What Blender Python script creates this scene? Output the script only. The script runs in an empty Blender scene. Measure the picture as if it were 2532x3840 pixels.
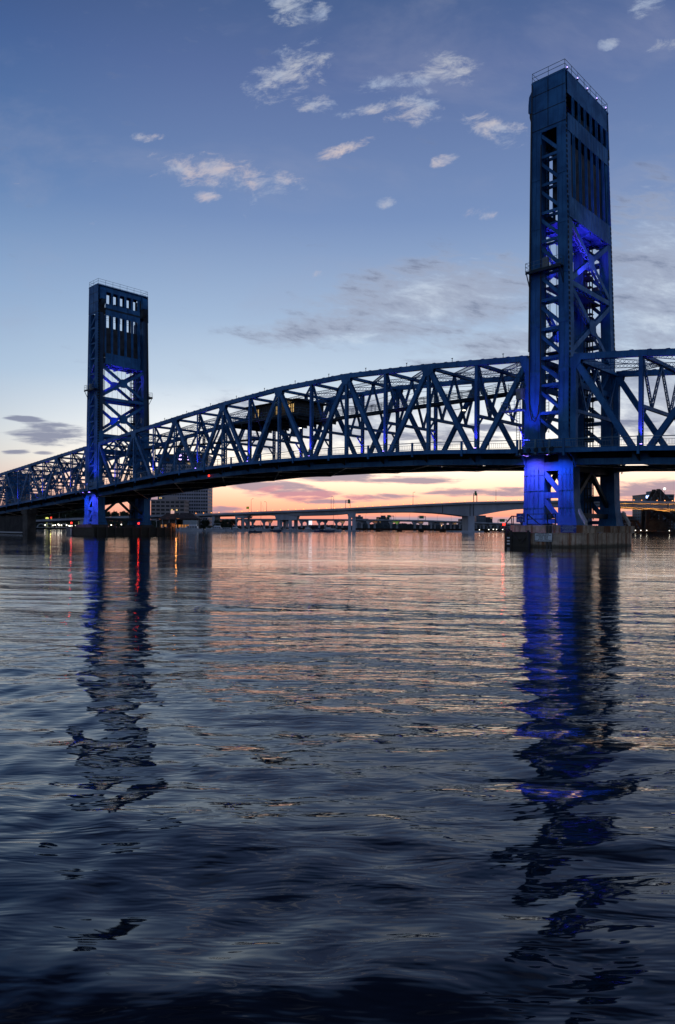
import bpy, bmesh, math, random
import numpy as np
from mathutils import Vector, Matrix
random.seed(7); np.random.seed(7)
R = math.radians
sc = bpy.context.scene
COL = sc.collection

# ------------------------------------------------------------------ camera
F = 2650.0; CX = 1266.0; CY = 1920.0; PHI = 0.0065; YH = 61.0; H = 2.1
cam_d = bpy.data.cameras.new('camera'); cam = bpy.data.objects.new('camera', cam_d); COL.objects.link(cam)
cam_d.sensor_fit = 'VERTICAL'; cam_d.sensor_height = 36.0; cam_d.sensor_width = 24.0
cam_d.lens = F / 3840 * 36; cam_d.shift_y = YH / 3840
cam_d.clip_start = 0.1; cam_d.clip_end = 20000
cam.location = (0, 0, H)
cam.rotation_euler = (Matrix.Rotation(R(90), 3, 'X') @ Matrix.Rotation(PHI, 3, 'Z')).to_euler()
sc.camera = cam
sc.view_settings.view_transform = 'Standard'; sc.view_settings.look = 'None'
sc.view_settings.exposure = 0.18; sc.view_settings.gamma = 1.0
sc.cycles.max_bounces = 6; sc.cycles.diffuse_bounces = 2; sc.cycles.glossy_bounces = 3
sc.cycles.caustics_reflective = False; sc.cycles.caustics_refractive = False
sc.cycles.sample_clamp_indirect = 3.0; sc.cycles.blur_glossy = 0.5
sc.cycles.use_denoising = True

def lin(c):
    return tuple(((v / 255) / 12.92 if v / 255 <= .04045 else (((v / 255) + .055) / 1.055) ** 2.4) for v in c) + (1,)

# ------------------------------------------------------------------ sky (dusk, sun below the horizon)
world = bpy.data.worlds.new('World'); sc.world = world; world.use_nodes = True
wt = world.node_tree; wt.nodes.clear()
class NB:
    def __init__(s, t): s.t = t
    def n(s, typ, **k):
        o = s.t.nodes.new(typ)
        for a, b in k.items(): setattr(o, a, b)
        return o
    def put(s, sock, v):
        if isinstance(v, (int, float)): sock.default_value = v
        elif isinstance(v, tuple): sock.default_value = v
        else: s.t.links.new(v, sock)
    def m(s, op, a, b=None, c=None, clamp=False):
        o = s.n('ShaderNodeMath', operation=op, use_clamp=clamp)
        s.put(o.inputs[0], a)
        if b is not None: s.put(o.inputs[1], b)
        if c is not None: s.put(o.inputs[2], c)
        return o.outputs[0]
    def ss(s, v, a, b, lo=0., hi=1.):
        o = s.n('ShaderNodeMapRange', interpolation_type='SMOOTHSTEP')
        s.put(o.inputs[0], v); o.inputs[1].default_value = a; o.inputs[2].default_value = b
        o.inputs[3].default_value = lo; o.inputs[4].default_value = hi
        return o.outputs[0]
    def xyz(s, a, b, c=0.):
        o = s.n('ShaderNodeCombineXYZ'); s.put(o.inputs[0], a); s.put(o.inputs[1], b); s.put(o.inputs[2], c); return o.outputs[0]
    def sep(s, v):
        o = s.n('ShaderNodeSeparateXYZ'); s.put(o.inputs[0], v); return o.outputs
    def noise(s, vec, scale=1., detail=5., rough=.55, dist=0.):
        o = s.n('ShaderNodeTexNoise'); s.put(o.inputs['Vector'], vec)
        o.inputs['Scale'].default_value = scale; o.inputs['Detail'].default_value = detail
        o.inputs['Roughness'].default_value = rough; o.inputs['Distortion'].default_value = dist
        return o.outputs[0]
    def ramp(s, f, stops):
        o = s.n('ShaderNodeValToRGB'); s.put(o.inputs[0], f); e = o.color_ramp.elements
        while len(e) < len(stops): e.new(.5)
        for k, (p, c) in enumerate(stops): e[k].position = p; e[k].color = c
        return o.outputs[0]
    def mix(s, f, a, b, mode='MIX'):
        o = s.n('ShaderNodeMix', data_type='RGBA', blend_type=mode)
        s.put(o.inputs[0], f); s.put(o.inputs[6], a); s.put(o.inputs[7], b); return o.outputs[2]

w = NB(wt)
tc = w.n('ShaderNodeTexCoord').outputs['Generated']
dx, dy, dz = w.sep(tc)
hl = w.m('SQRT', w.m('ADD', w.m('MULTIPLY', dx, dx), w.m('MULTIPLY', dy, dy)))
S = Vector((.17, 1)).normalized()
cosg = w.m('DIVIDE', w.m('ADD', w.m('MULTIPLY', dx, S.x), w.m('MULTIPLY', dy, S.y)), w.m('MAXIMUM', hl, .001))
el = w.m('ABSOLUTE', dz)
def L(*c): return lin(c)
front = w.ramp(el, [(0, L(220, 134, 122)), (.018, L(258, 160, 130)), (.036, L(284, 198, 158)), (.06, L(300, 240, 204)), (.09, L(286, 270, 246)),
                    (.14, L(242, 244, 244)), (.2, L(190, 206, 222)), (.28, L(156, 178, 206)), (.4, L(114, 138, 180)), (.54, L(86, 106, 152)), (.61, L(66, 90, 134)), (.69, L(32, 44, 76)), (1, L(8, 12, 26))])
side = w.ramp(el, [(0, L(190, 140, 128)), (.03, L(192, 166, 156)), (.07, L(186, 182, 180)), (.12, L(184, 194, 202)), (.2, L(158, 181, 206)), (.3, L(130, 158, 194)),
                   (.42, L(84, 118, 166)), (.54, L(60, 90, 140)), (.61, L(50, 70, 114)), (.69, L(26, 36, 66)), (1, L(8, 12, 26))])
back = w.ramp(el, [(0, L(146, 146, 160)), (.15, L(150, 164, 188)), (.4, L(108, 132, 172)), (1, L(28, 40, 72))])
sky = w.mix(w.ss(cosg, .74, .99), side, front)
sky = w.mix(w.ss(cosg, -.2, .55), back, sky)
# clouds, laid out by direction in the western half of the sky
isf = w.ss(dy, .05, .2)
yy = w.m('MAXIMUM', dy, .08)
tx = w.m('DIVIDE', dx, yy); tz = w.m('DIVIDE', dz, yy)
def dirp(px, py):
    X = px - CX; Y = py - CY
    return (X + PHI * Y) / F, (YH - (Y - PHI * X)) / F
def blob(px, py, hw, hh, rot=0., pw=1.):
    a, b = dirp(px, py); c, s_ = math.cos(R(rot)), math.sin(R(rot))
    u = w.m('SUBTRACT', tx, a); v = w.m('SUBTRACT', tz, b)
    p = w.m('ADD', w.m('MULTIPLY', u, c * F / hw), w.m('MULTIPLY', v, s_ * F / hw))
    q = w.m('ADD', w.m('MULTIPLY', u, -s_ * F / hh), w.m('MULTIPLY', v, c * F / hh))
    d = w.m('ADD', w.m('MULTIPLY', p, p), w.m('MULTIPLY', q, q))
    return w.m('MULTIPLY', w.m('SUBTRACT', 1., d), pw)
def field(bl):
    f = None
    for b in bl:
        v = blob(*b); f = v if f is None else w.m('MAXIMUM', f, v)
    return w.m('MAXIMUM', f, -1.)
fluffy = field([(1082, 270, 165, 80, 28), (1690, 255, 110, 58, -8), (1500, 306, 170, 32, 8), (1560, 405, 100, 66, 10), (1180, 390, 90, 34, 0),
                (1365, 412, 100, 24, 12), (1850, 480, 120, 55, -15), (800, 645, 230, 60, -6), (783, 738, 55, 26, 0), (1663, 605, 60, 24, 15), (1442, 760, 40, 24, 15),
                (1090, 35, 90, 60, 0), (1200, 50, 50, 45, 0), (2277, 165, 45, 22, 20), (2422, 25, 70, 35, 20), (1290, 560, 110, 24, 18), (1000, 690, 110, 60, 0, .55),
                (2500, 170, 60, 30, 10, .8), (545, 515, 70, 16, 0, .7), (1190, 1027, 28, 16, 0, .8), (1800, 800, 70, 20, 0, .5)])
nf = w.noise(w.xyz(w.m('MULTIPLY', w.m('ADD', tx, w.m('MULTIPLY', tz, -.6)), 26), w.m('MULTIPLY', tz, 46)), 1., 10., .72, .35)
nf2 = w.noise(w.xyz(w.m('MULTIPLY', tx, 9), w.m('MULTIPLY', tz, 14), 4.), 1., 4., .55)
cf = w.ss(w.m('ADD', w.m('MULTIPLY', fluffy, .7), w.m('MULTIPLY', w.m('SUBTRACT', nf, .5), 4.6)), -.1, 1.25)
cf = w.m('MULTIPLY', cf, isf)
cfcol = w.mix(w.ss(tz, .36, .72), L(222, 192, 180), L(184, 190, 198))
cfcol = w.mix(w.ss(nf2, .35, .65), cfcol, L(158, 172, 196))
sky = w.mix(w.m('MULTIPLY', cf, .78), sky, cfcol)
# thin veil
veil = w.ss(w.noise(w.xyz(w.m('MULTIPLY', tx, 3.2), w.m('MULTIPLY', tz, 6.5), 2.), 1., 6., .6, .3), .5, .8)
sky = w.mix(w.m('MULTIPLY', w.m('MULTIPLY', veil, isf), .32), sky, L(152, 156, 178))
# mottled grey layer low on the right
mot = field([(1640, 1120, 480, 150, 8), (2470, 1080, 260, 380, 0), (2500, 1500, 340, 200, 0), (1350, 1230, 420, 70, 4, .8), (2100, 1330, 500, 120, 0, .8), (1300, 1600, 500, 120, 0, .6)])
nm = w.noise(w.xyz(w.m('MULTIPLY', tx, 12), w.m('MULTIPLY', w.m('ADD', tz, w.m('MULTIPLY', tx, .12)), 36), 7.), 1., 10., .66, .2)
cm = w.ss(w.m('ADD', w.m('MULTIPLY', mot, .7), w.m('MULTIPLY', w.m('SUBTRACT', nm, .5), 3.6)), -.35, .85)
sky = w.mix(w.m('MULTIPLY', w.m('MULTIPLY', cm, isf), .8), sky, w.mix(w.ss(nm, .52, .75), L(152, 160, 180), L(96, 104, 130)))
lite = w.ss(w.m('ADD', w.m('MULTIPLY', mot, .5), w.m('MULTIPLY', w.m('SUBTRACT', .5, nm), 3.4)), .3, 1.3)
sky = w.mix(w.m('MULTIPLY', w.m('MULTIPLY', lite, isf), .5), sky, L(214, 220, 226))
# dark stratus strips near the horizon
dark = field([(200, 1628, 200, 44, -3), (90, 1570, 100, 14, -4), (60, 1695, 60, 12, 0), (165, 1699, 50, 9, 0), (2440, 1835, 230, 46, 5), (1290, 1790, 240, 26, 0),
              (1040, 1840, 260, 44, -6), (1500, 1800, 330, 18, 0), (1800, 1845, 240, 22, 0), (1420, 1868, 200, 18, 0), (2440, 1925, 160, 10, 0), (1250, 1880, 120, 12, 0),
              (870, 1800, 120, 30, 0), (1900, 1600, 200, 24, 0, .8), (840, 1910, 120, 16, 0), (2300, 1600, 200, 30, 0, .7), (1700, 1640, 300, 30, 0, .6), (330, 1745, 60, 20, 0), (615, 1870, 70, 14, 0)])
nd = w.noise(w.xyz(w.m('MULTIPLY', tx, 13), w.m('MULTIPLY', tz, 88), 3.), 1., 6., .6, .35)
cd = w.ss(w.m('ADD', w.m('MULTIPLY', dark, .8), w.m('MULTIPLY', w.m('SUBTRACT', nd, .5), 2.8)), .05, .75)
cd = w.m('MULTIPLY', cd, isf)
pink = field([(1090, 1862, 190, 22, 3), (1010, 1835, 60, 14, 10), (1330, 1866, 90, 10, 0)])
pk = w.ss(w.m('ADD', pink, w.m('MULTIPLY', w.m('SUBTRACT', nd, .5), 1.6)), -.1, .7)
dcol = w.mix(w.ss(tz, .02, .12), L(150, 132, 152), L(116, 122, 148))
dcol = w.mix(w.m('MULTIPLY', pk, .42), dcol, L(214, 118, 138))
sky = w.mix(w.m('MULTIPLY', cd, .85), sky, dcol)
blueband = w.m('MULTIPLY', w.ss(tz, .014, .02, 1., 0.), w.m('MULTIPLY', w.ss(w.noise(w.xyz(w.m('MULTIPLY', tx, 3.), w.m('MULTIPLY', tz, 20), 9.), 1., 3.), .4, .6), isf))
sky = w.mix(w.m('MULTIPLY', blueband, .8), sky, L(140, 150, 172))
# broken cloud over the rest of the sky
zz = w.m('MAXIMUM', dz, .06)
nb = w.noise(w.xyz(w.m('DIVIDE', dx, zz), w.m('DIVIDE', dy, zz)), 1.3, 6., .6, .3)
cb = w.m('MULTIPLY', w.ss(nb, .52, .72), w.m('SUBTRACT', 1., isf))
sky = w.mix(w.m('MULTIPLY', cb, .5), sky, L(110, 118, 142))
bg = w.n('ShaderNodeBackground'); w.put(bg.inputs[0], sky); bg.inputs[1].default_value = 1.0
wo = w.n('ShaderNodeOutputWorld'); wt.links.new(bg.outputs[0], wo.inputs[0])
world.cycles.sampling_method = 'MANUAL'; world.cycles.sample_map_resolution = 512

# ------------------------------------------------------------------ materials
MATS = {}
def mat(name, col, rough=.6, metal=0., emit=None, es=0., var=0., vs=1., bump=0., bs=8., col2=None, coords='Object', spec=None, vstretch=(1, 1, 1)):
    if name in MATS: return MATS[name]
    m = bpy.data.materials.new(name); m.use_nodes = True; t = m.node_tree; b = t.nodes['Principled BSDF']; n = NB(t)
    b.inputs['Base Color'].default_value = tuple(col) + (1,); b.inputs['Roughness'].default_value = rough; b.inputs['Metallic'].default_value = metal
    if spec is not None: b.inputs['Specular IOR Level'].default_value = spec
    if emit: b.inputs['Emission Color'].default_value = tuple(emit) + (1,); b.inputs['Emission Strength'].default_value = es
    if var or bump or col2:
        oc = n.n('ShaderNodeTexCoord').outputs[coords]
        mp = n.n('ShaderNodeMapping'); n.put(mp.inputs[0], oc); mp.inputs['Scale'].default_value = vstretch
        f = n.noise(mp.outputs[0], vs, 6., .62)
        c2 = tuple(col2) if col2 else tuple(v * (1 - var) for v in col)
        c1 = tuple(col) if col2 else tuple(min(1, v * (1 + var)) for v in col)
        n.put(b.inputs['Base Color'], n.mix(n.ss(f, .35, .66), c1 + (1,), c2 + (1,)))
        n.put(b.inputs['Roughness'], n.ss(f, .3, .7, max(0, rough - .1), min(1, rough + .12)))
        if bump:
            g = n.noise(mp.outputs[0], bs, 4., .6); bn = n.n('ShaderNodeBump'); bn.inputs['Strength'].default_value = bump
            bn.inputs['Distance'].default_value = .05; n.put(bn.inputs['Height'], g); n.put(b.inputs['Normal'], bn.outputs[0])
    MATS[name] = m; return m
def steel_mat(name, c1, c2, rust, scale):
    m = bpy.data.materials.new(name); m.use_nodes = True; t = m.node_tree; b = t.nodes['Principled BSDF']; n = NB(t)
    oc = n.n('ShaderNodeTexCoord').outputs['Object']
    f = n.noise(oc, .35, 6., .65); x, y, z = n.sep(oc)
    st = n.noise(n.xyz(n.m('MULTIPLY', x, 3.), n.m('MULTIPLY', y, 3.), n.m('MULTIPLY', z, .22)), 1., 5., .6)
    c = n.mix(n.ss(f, .38, .62), c1 + (1,), c2 + (1,))
    c = n.mix(n.ss(st, .48, .72, 0., .65), c, (c2[0] * .5, c2[1] * .5, c2[2] * .55, 1))
    r = n.noise(oc, 2.3, 8., .7); c = n.mix(n.ss(r, .66, .8, 0., rust), c, (.09, .045, .025, 1))
    n.put(b.inputs['Base Color'], c); n.put(b.inputs['Roughness'], n.ss(f, .3, .7, .5, .7)); b.inputs['Specular IOR Level'].default_value = .25
    vo = n.n('ShaderNodeTexVoronoi'); n.put(vo.inputs['Vector'], oc); vo.inputs['Scale'].default_value = scale
    rv = n.ss(vo.outputs['Distance'], .12, .22, 1., 0.)
    bn = n.n('ShaderNodeBump'); bn.inputs['Strength'].default_value = .45; bn.inputs['Distance'].default_value = .02; n.put(bn.inputs['Height'], rv)
    n.put(b.inputs['Normal'], bn.outputs[0]); MATS[name] = m; return m
STEEL = steel_mat('blue_bridge_paint', (.022, .145, .35), (.012, .088, .235), .5, 5.)
STEELD = steel_mat('dark_bridge_steel', (.012, .03, .05), (.008, .018, .03), .5, 4.)
UNDER = mat('bridge_underside', (.03, .034, .04), .8, var=.3, vs=.5)
RAILM = mat('rail_paint', (.05, .13, .2), .5, var=.25, vs=2.)
LATT = mat('horizon_lit_bracing', (.8, .74, .64), .6, var=.3, vs=1.)  # pale tan puts the horizon light caught by the bottom bracing into its colour
CABLE = mat('black_cable', (.012, .012, .014), .6)
CWM = mat('counterweight_concrete', (.05, .055, .065), .85, var=.3, vs=.5)
BULB = mat('blue_lamp_glow', (.2, .15, 1), .4, emit=(.3, .2, 1.), es=7.)
BULBW = mat('white_lamp_glow', (1, 1, 1), .4, emit=(1., .93, .75), es=3.2)
BULBR = mat('red_lamp_glow', (1, .1, .05), .4, emit=(1., .03, .015), es=2.6)
BULBO = mat('orange_lamp_glow', (1, .5, .2), .4, emit=(1., .34, .08), es=3.)
BULBY = mat('warm_window_glow', (1, .8, .4), .4, emit=(1., .62, .2), es=.6)
HOUSEM = mat('house_siding', (.03, .035, .04), .7, var=.2, vs=3.)
GREYBOX = mat('grey_box_paint', (.13, .15, .16), .5, var=.2, vs=2.)

def concrete_mat(name, base, rust, wet=True):
    m = bpy.data.materials.new(name); m.use_nodes = True; t = m.node_tree; b = t.nodes['Principled BSDF']; n = NB(t)
    oc = n.n('ShaderNodeTexCoord').outputs['Object']; x, y, z = n.sep(oc)
    f = n.noise(oc, .9, 7., .66)
    st = n.noise(n.xyz(n.m('MULTIPLY', x, 1.5), n.m('MULTIPLY', y, 1.5), n.m('MULTIPLY', z, .12)), 1., 7., .68)
    c = n.mix(n.ss(f, .3, .7), tuple(base) + (1,), tuple(v * .55 for v in base) + (1,))
    c = n.mix(n.ss(st, .47, .6, 0., rust), c, (.2, .075, .025, 1))
    st2 = n.noise(n.xyz(n.m('MULTIPLY', x, 2.2), n.m('MULTIPLY', y, 2.2), n.m('ADD', n.m('MULTIPLY', z, .2), 9.)), 1., 6., .7)
    c = n.mix(n.ss(st2, .52, .72, 0., .75), c, (.025, .024, .02, 1))
    c = n.mix(n.ss(n.m('ADD', z, n.m('MULTIPLY', n.m('SUBTRACT', f, .5), .9)), .15, .5, .85, 0.), c, (.03, .03, .016, 1))
    n.put(b.inputs['Base Color'], c); b.inputs['Roughness'].default_value = .85
    bn = n.n('ShaderNodeBump'); bn.inputs['Strength'].default_value = .5; bn.inputs['Distance'].default_value = .04; n.put(bn.inputs['Height'], n.noise(oc, 6., 6., .7))
    n.put(b.inputs['Normal'], bn.outputs[0]); MATS[name] = m; return m
CONC = concrete_mat('stained_pier_concrete', (.56, .45, .33), .9)
CONCG = mat('bridge_concrete', (.32, .345, .4), .85, var=.22, vs=.08, vstretch=(1, 1, .3))
CONCD = mat('far_bridge_concrete', (.27, .29, .33), .85, var=.25, vs=.1)
TIMBER = mat('wet_timber', (.022, .022, .018), .75, col2=(.04, .035, .025), vs=1.2, bump=.4)
RUSTST = mat('rusty_rail_steel', (.03, .022, .02), .8, col2=(.055, .03, .022), vs=.4)

# ------------------------------------------------------------------ mesh helpers
class MB:
    """collects quads and boxes; T maps a point given in the thing's frame to the thing's local space"""
    def __init__(s, T=None): s.v = []; s.f = []; s.T = T or (lambda p: p); s.mi = []; s.cur = 0
    def add(s, pts, faces):
        b = len(s.v); s.v += [tuple(p) for p in pts]
        for f in faces: s.f.append(tuple(b + i for i in f)); s.mi.append(s.cur)
    BF = [(0, 3, 2, 1), (4, 5, 6, 7), (0, 1, 5, 4), (1, 2, 6, 5), (2, 3, 7, 6), (3, 0, 4, 7)]
    def hexa(s, p8): s.add(p8, s.BF)
    def box(s, a, b):
        x0, x1 = sorted((a[0], b[0])); y0, y1 = sorted((a[1], b[1])); z0, z1 = sorted((a[2], b[2]))
        P = [(x0, y0, z0), (x1, y0, z0), (x1, y1, z0), (x0, y1, z0), (x0, y0, z1), (x1, y0, z1), (x1, y1, z1), (x0, y1, z1)]
        s.hexa([s.T(p) for p in P])
    def bar(s, p, q, wa, wb=None, side=(0, 1, 0), off=(0, 0)):
        """bar p-q in frame coordinates; wa = size along side, wb = the other"""
        wb = wa if wb is None else wb
        a, b = Vector(s.T(p)), Vector(s.T(q)); o = Vector(s.T((0, 0, 0)))
        sd = (Vector(s.T(side)) - o)
        t = (b - a)
        if t.length < 1e-6: return
        t.normalize(); sd = sd - t * sd.dot(t)
        if sd.length < 1e-4: sd = t.orthogonal()
        sd.normalize(); n = t.cross(sd)
        a = a + sd * off[0] + n * off[1]; b = b + sd * off[0] + n * off[1]
        r = []
        for e in (a, b):
            for i, j in ((-1, -1), (1, -1), (1, 1), (-1, 1)): r.append(e + sd * (i * wa / 2) + n * (j * wb / 2))
        s.hexa(r)
    def laced(s, p, q, wv, wh, side=(0, 1, 0), pitch=None, solid=False, th=.05, lw=.07):
        """built-up member: two channel plates facing +-side, lacing between them on the other two faces"""
        for k in (-1, 1): s.bar(p, q, th, wh, side, off=(k * (wv / 2 - th / 2), 0))
        P, Q = Vector(p), Vector(q); Ln = (Q - P).length; pitch = pitch or wv * 1.05
        n = max(2, int(Ln / pitch)); sd = Vector(side); t = (Q - P).normalized(); sd = (sd - t * sd.dot(t)).normalized(); nn = t.cross(sd)
        for j in (-1, 1):
            if solid and j == 1: s.bar(p, q, wv - 2 * th, .03, side, off=(0, wh / 2 - .02)); continue
            for i in range(n):
                a = P + (Q - P) * (i / n); b = P + (Q - P) * ((i + 1) / n); k = 1 if i % 2 else -1
                o = nn * (j * (wh / 2 - .03))
                s.bar(a + sd * (k * (wv / 2 - th)) + o, b - sd * (k * (wv / 2 - th)) + o, lw, .03, side=tuple(sd))
    def flat_lattice(s, p, q, depth, side=(0, 1, 0), ch=.12, lw=.06, up=(0, 0, 1), pitch=None):
        """light strut: chords above and below with crossed lacing, depth along up"""
        U = Vector(up) * depth / 2; P, Q = Vector(p), Vector(q); Ln = (Q - P).length
        s.bar(P + U, Q + U, ch * 1.6, ch, side); s.bar(P - U, Q - U, ch * 1.6, ch, side)
        n = max(2, int(Ln / (pitch or depth)))
        for i in range(n):
            a = P + (Q - P) * (i / n); b = P + (Q - P) * ((i + 1) / n)
            s.bar(a + U, b - U, lw, lw * .6, side); s.bar(a - U, b + U, lw, lw * .6, side)
    def tube(s, pts, r, n=6):
        P = [Vector(s.T(p)) for p in pts]; rings = []
        for i, p in enumerate(P):
            t = (P[min(i + 1, len(P) - 1)] - P[max(i - 1, 0)]).normalized(); a = t.orthogonal().normalized() if i == 0 else (a - t * a.dot(t)).normalized(); b = t.cross(a)
            rr = r[i] if isinstance(r, (list, tuple)) else r
            rings.append([p + (a * math.cos(2 * math.pi * k / n) + b * math.sin(2 * math.pi * k / n)) * rr for k in range(n)])
        base = len(s.v)
        for g in rings: s.v += [tuple(p) for p in g]
        for i in range(len(rings) - 1):
            for k in range(n):
                s.f.append((base + i * n + k, base + i * n + (k + 1) % n, base + (i + 1) * n + (k + 1) % n, base + (i + 1) * n + k)); s.mi.append(s.cur)
        s.f.append(tuple(base + k for k in range(n))[::-1]); s.f.append(tuple(base + (len(rings) - 1) * n + k for k in range(n))); s.mi += [s.cur] * 2
    def loft(s, secs, closed=True):
        """secs: list of rings (lists of points) of equal length"""
        n = len(secs[0]); base = len(s.v)
        for g in secs: s.v += [tuple(s.T(p)) for p in g]
        for i in range(len(secs) - 1):
            for k in range(n): s.f.append((base + i * n + k, base + i * n + (k + 1) % n, base + (i + 1) * n + (k + 1) % n, base + (i + 1) * n + k)); s.mi.append(s.cur)
        s.f.append(tuple(base + k for k in range(n))[::-1]); s.f.append(tuple(base + (len(secs) - 1) * n + k for k in range(n))); s.mi += [s.cur] * 2
    def disc(s, c, axis, r, th, n=20):
        c = Vector(s.T(c)); o = Vector(s.T((0, 0, 0))); ax = (Vector(s.T(axis)) - o).normalized(); a = ax.orthogonal().normalized(); b = ax.cross(a)
        s2 = MB(); s2.loft([[c + ax * k * th / 2 + (a * math.cos(2 * math.pi * i / n) + b * math.sin(2 * math.pi * i / n)) * r for i in range(n)] for k in (-1, 1)])
        s.add(s2.v, s2.f)
    def build(s, name, m, parent=None, smooth=False, label=None):
        me = bpy.data.meshes.new(name); me.from_pydata(s.v, [], s.f)
        for mm in (m if isinstance(m, (list, tuple)) else [m]): me.materials.append(mm)
        if any(s.mi): me.polygons.foreach_set('material_index', s.mi)
        bm = bmesh.new(); bm.from_mesh(me); bmesh.ops.recalc_face_normals(bm, faces=bm.faces); bm.to_mesh(me); bm.free()
        if smooth: me.shade_smooth()
        me.update(); o = bpy.data.objects.new(name, me); COL.objects.link(o)
        if parent: o.parent = parent
        if label: o['label'] = label
        return o
def tag(o, label=None, cat=None, group=None, kind=None):
    if label: o['label'] = label
    if cat: o['category'] = cat
    if group: o['group'] = group
    if kind: o['kind'] = kind
    return o
def empty(name, loc, rz=0., label=None, cat=None, group=None):
    o = bpy.data.objects.new(name, None); COL.objects.link(o); o.location = loc; o.rotation_euler = (0, 0, rz); o.empty_display_size = .5
    return tag(o, label, cat, group)
def kids(o): return [c for c in COL.objects if c.parent == o]
def copy_tree(o, loc, rz=None, label=None):
    ch = kids(o); c = o.copy(); COL.objects.link(c); c.location = loc
    if rz is not None: c.rotation_euler = (0, 0, rz)
    if label: c['label'] = label
    for k in ch:
        d = k.copy(); COL.objects.link(d); d.parent = c
        for g in kids(k): h = g.copy(); COL.objects.link(h); h.parent = d
    return c
def lamp(name, loc, parent, col, energy, typ='POINT', size=.15, rot=None, spot=90, blend=.6):
    l = bpy.data.lights.new(name, typ); l.color = col; l.energy = energy
    if typ in ('POINT', 'SPOT'): l.shadow_soft_size = size
    if typ == 'SPOT': l.spot_size = R(spot); l.spot_blend = blend
    if typ == 'AREA': l.size = size
    o = bpy.data.objects.new(name, l); COL.objects.link(o); o.location = loc
    if rot is not None: o.rotation_euler = Vector(rot).to_track_quat('-Z', 'Y').to_euler()
    if parent: o.parent = parent
    return o
def at(px, py, Z):
    X = px - CX; Y = py - CY
    return Vector(((X + PHI * Y) / F * Z, Z, H + (YH - (Y - PHI * X)) / F * Z))
def text(s, size, m, parent, loc, rz=0, name='lettering', ext=.01, align='CENTER', bold=0.):
    c = bpy.data.curves.new(name, 'FONT'); c.body = s; c.size = size; c.extrude = ext; c.align_x = align; c.align_y = 'CENTER'; c.offset = bold
    o = bpy.data.objects.new('tmp', c); COL.objects.link(o); dg = bpy.context.evaluated_depsgraph_get()
    me = bpy.data.meshes.new_from_object(o.evaluated_get(dg)); bpy.data.objects.remove(o)
    me.materials.clear(); me.materials.append(m)
    o = bpy.data.objects.new(name, me); COL.objects.link(o); o.parent = parent; o.location = loc; o.rotation_euler = (R(90), 0, rz); return o

# ------------------------------------------------------------------ bridge frame: u along the bridge (away, to the left), v across (away), w up
TH = R(46.415); D2 = Vector((-math.sin(TH), math.cos(TH))); E2 = Vector((math.cos(TH), math.sin(TH))); P0 = Vector((24.136, 89.22))
BRZ = math.atan2(-math.cos(TH), math.sin(TH))
def W(u, v, z): p = P0 + D2 * u + E2 * v; return Vector((p.x, p.y, z))
def frame(u0, v0, w0): return lambda p: (-(p[0] - u0), p[1] - v0, p[2] - w0)
def bthing(name, u0, v0, w0, label, cat, group=None):
    return empty(name, W(u0, v0, w0), BRZ, label, cat, group), frame(u0, v0, w0)
V = 13.4
_T = ([-60, -17, -13.8, -5.3, 0, 16, 32, 48, 64, 80, 96, 111, 134, 169, 200, 240], [17.5, 21.9, 22.5, 23.4, 24.1, 25.5, 26.45, 26.45, 25.65, 24.5, 23.2, 21.9, 20.2, 17.5, 15.2, 12.5])
_D = ([-60, -17, -14.5, 0, 14, 35, 55, 77, 98, 111, 124, 145, 170, 200, 240], [7.6, 10.7, 10.85, 11.55, 12.4, 13.05, 13.2, 12.6, 11.4, 10.55, 9.7, 8.4, 6.9, 5.2, 3.2])
def TC(u): return float(np.interp(u, *_T))      # top of the top chord
def DK(u): return float(np.interp(u, *_D))      # underside of the deck edge
def BC(u): return DK(u) - 1.3                   # underside of the bottom chord

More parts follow.
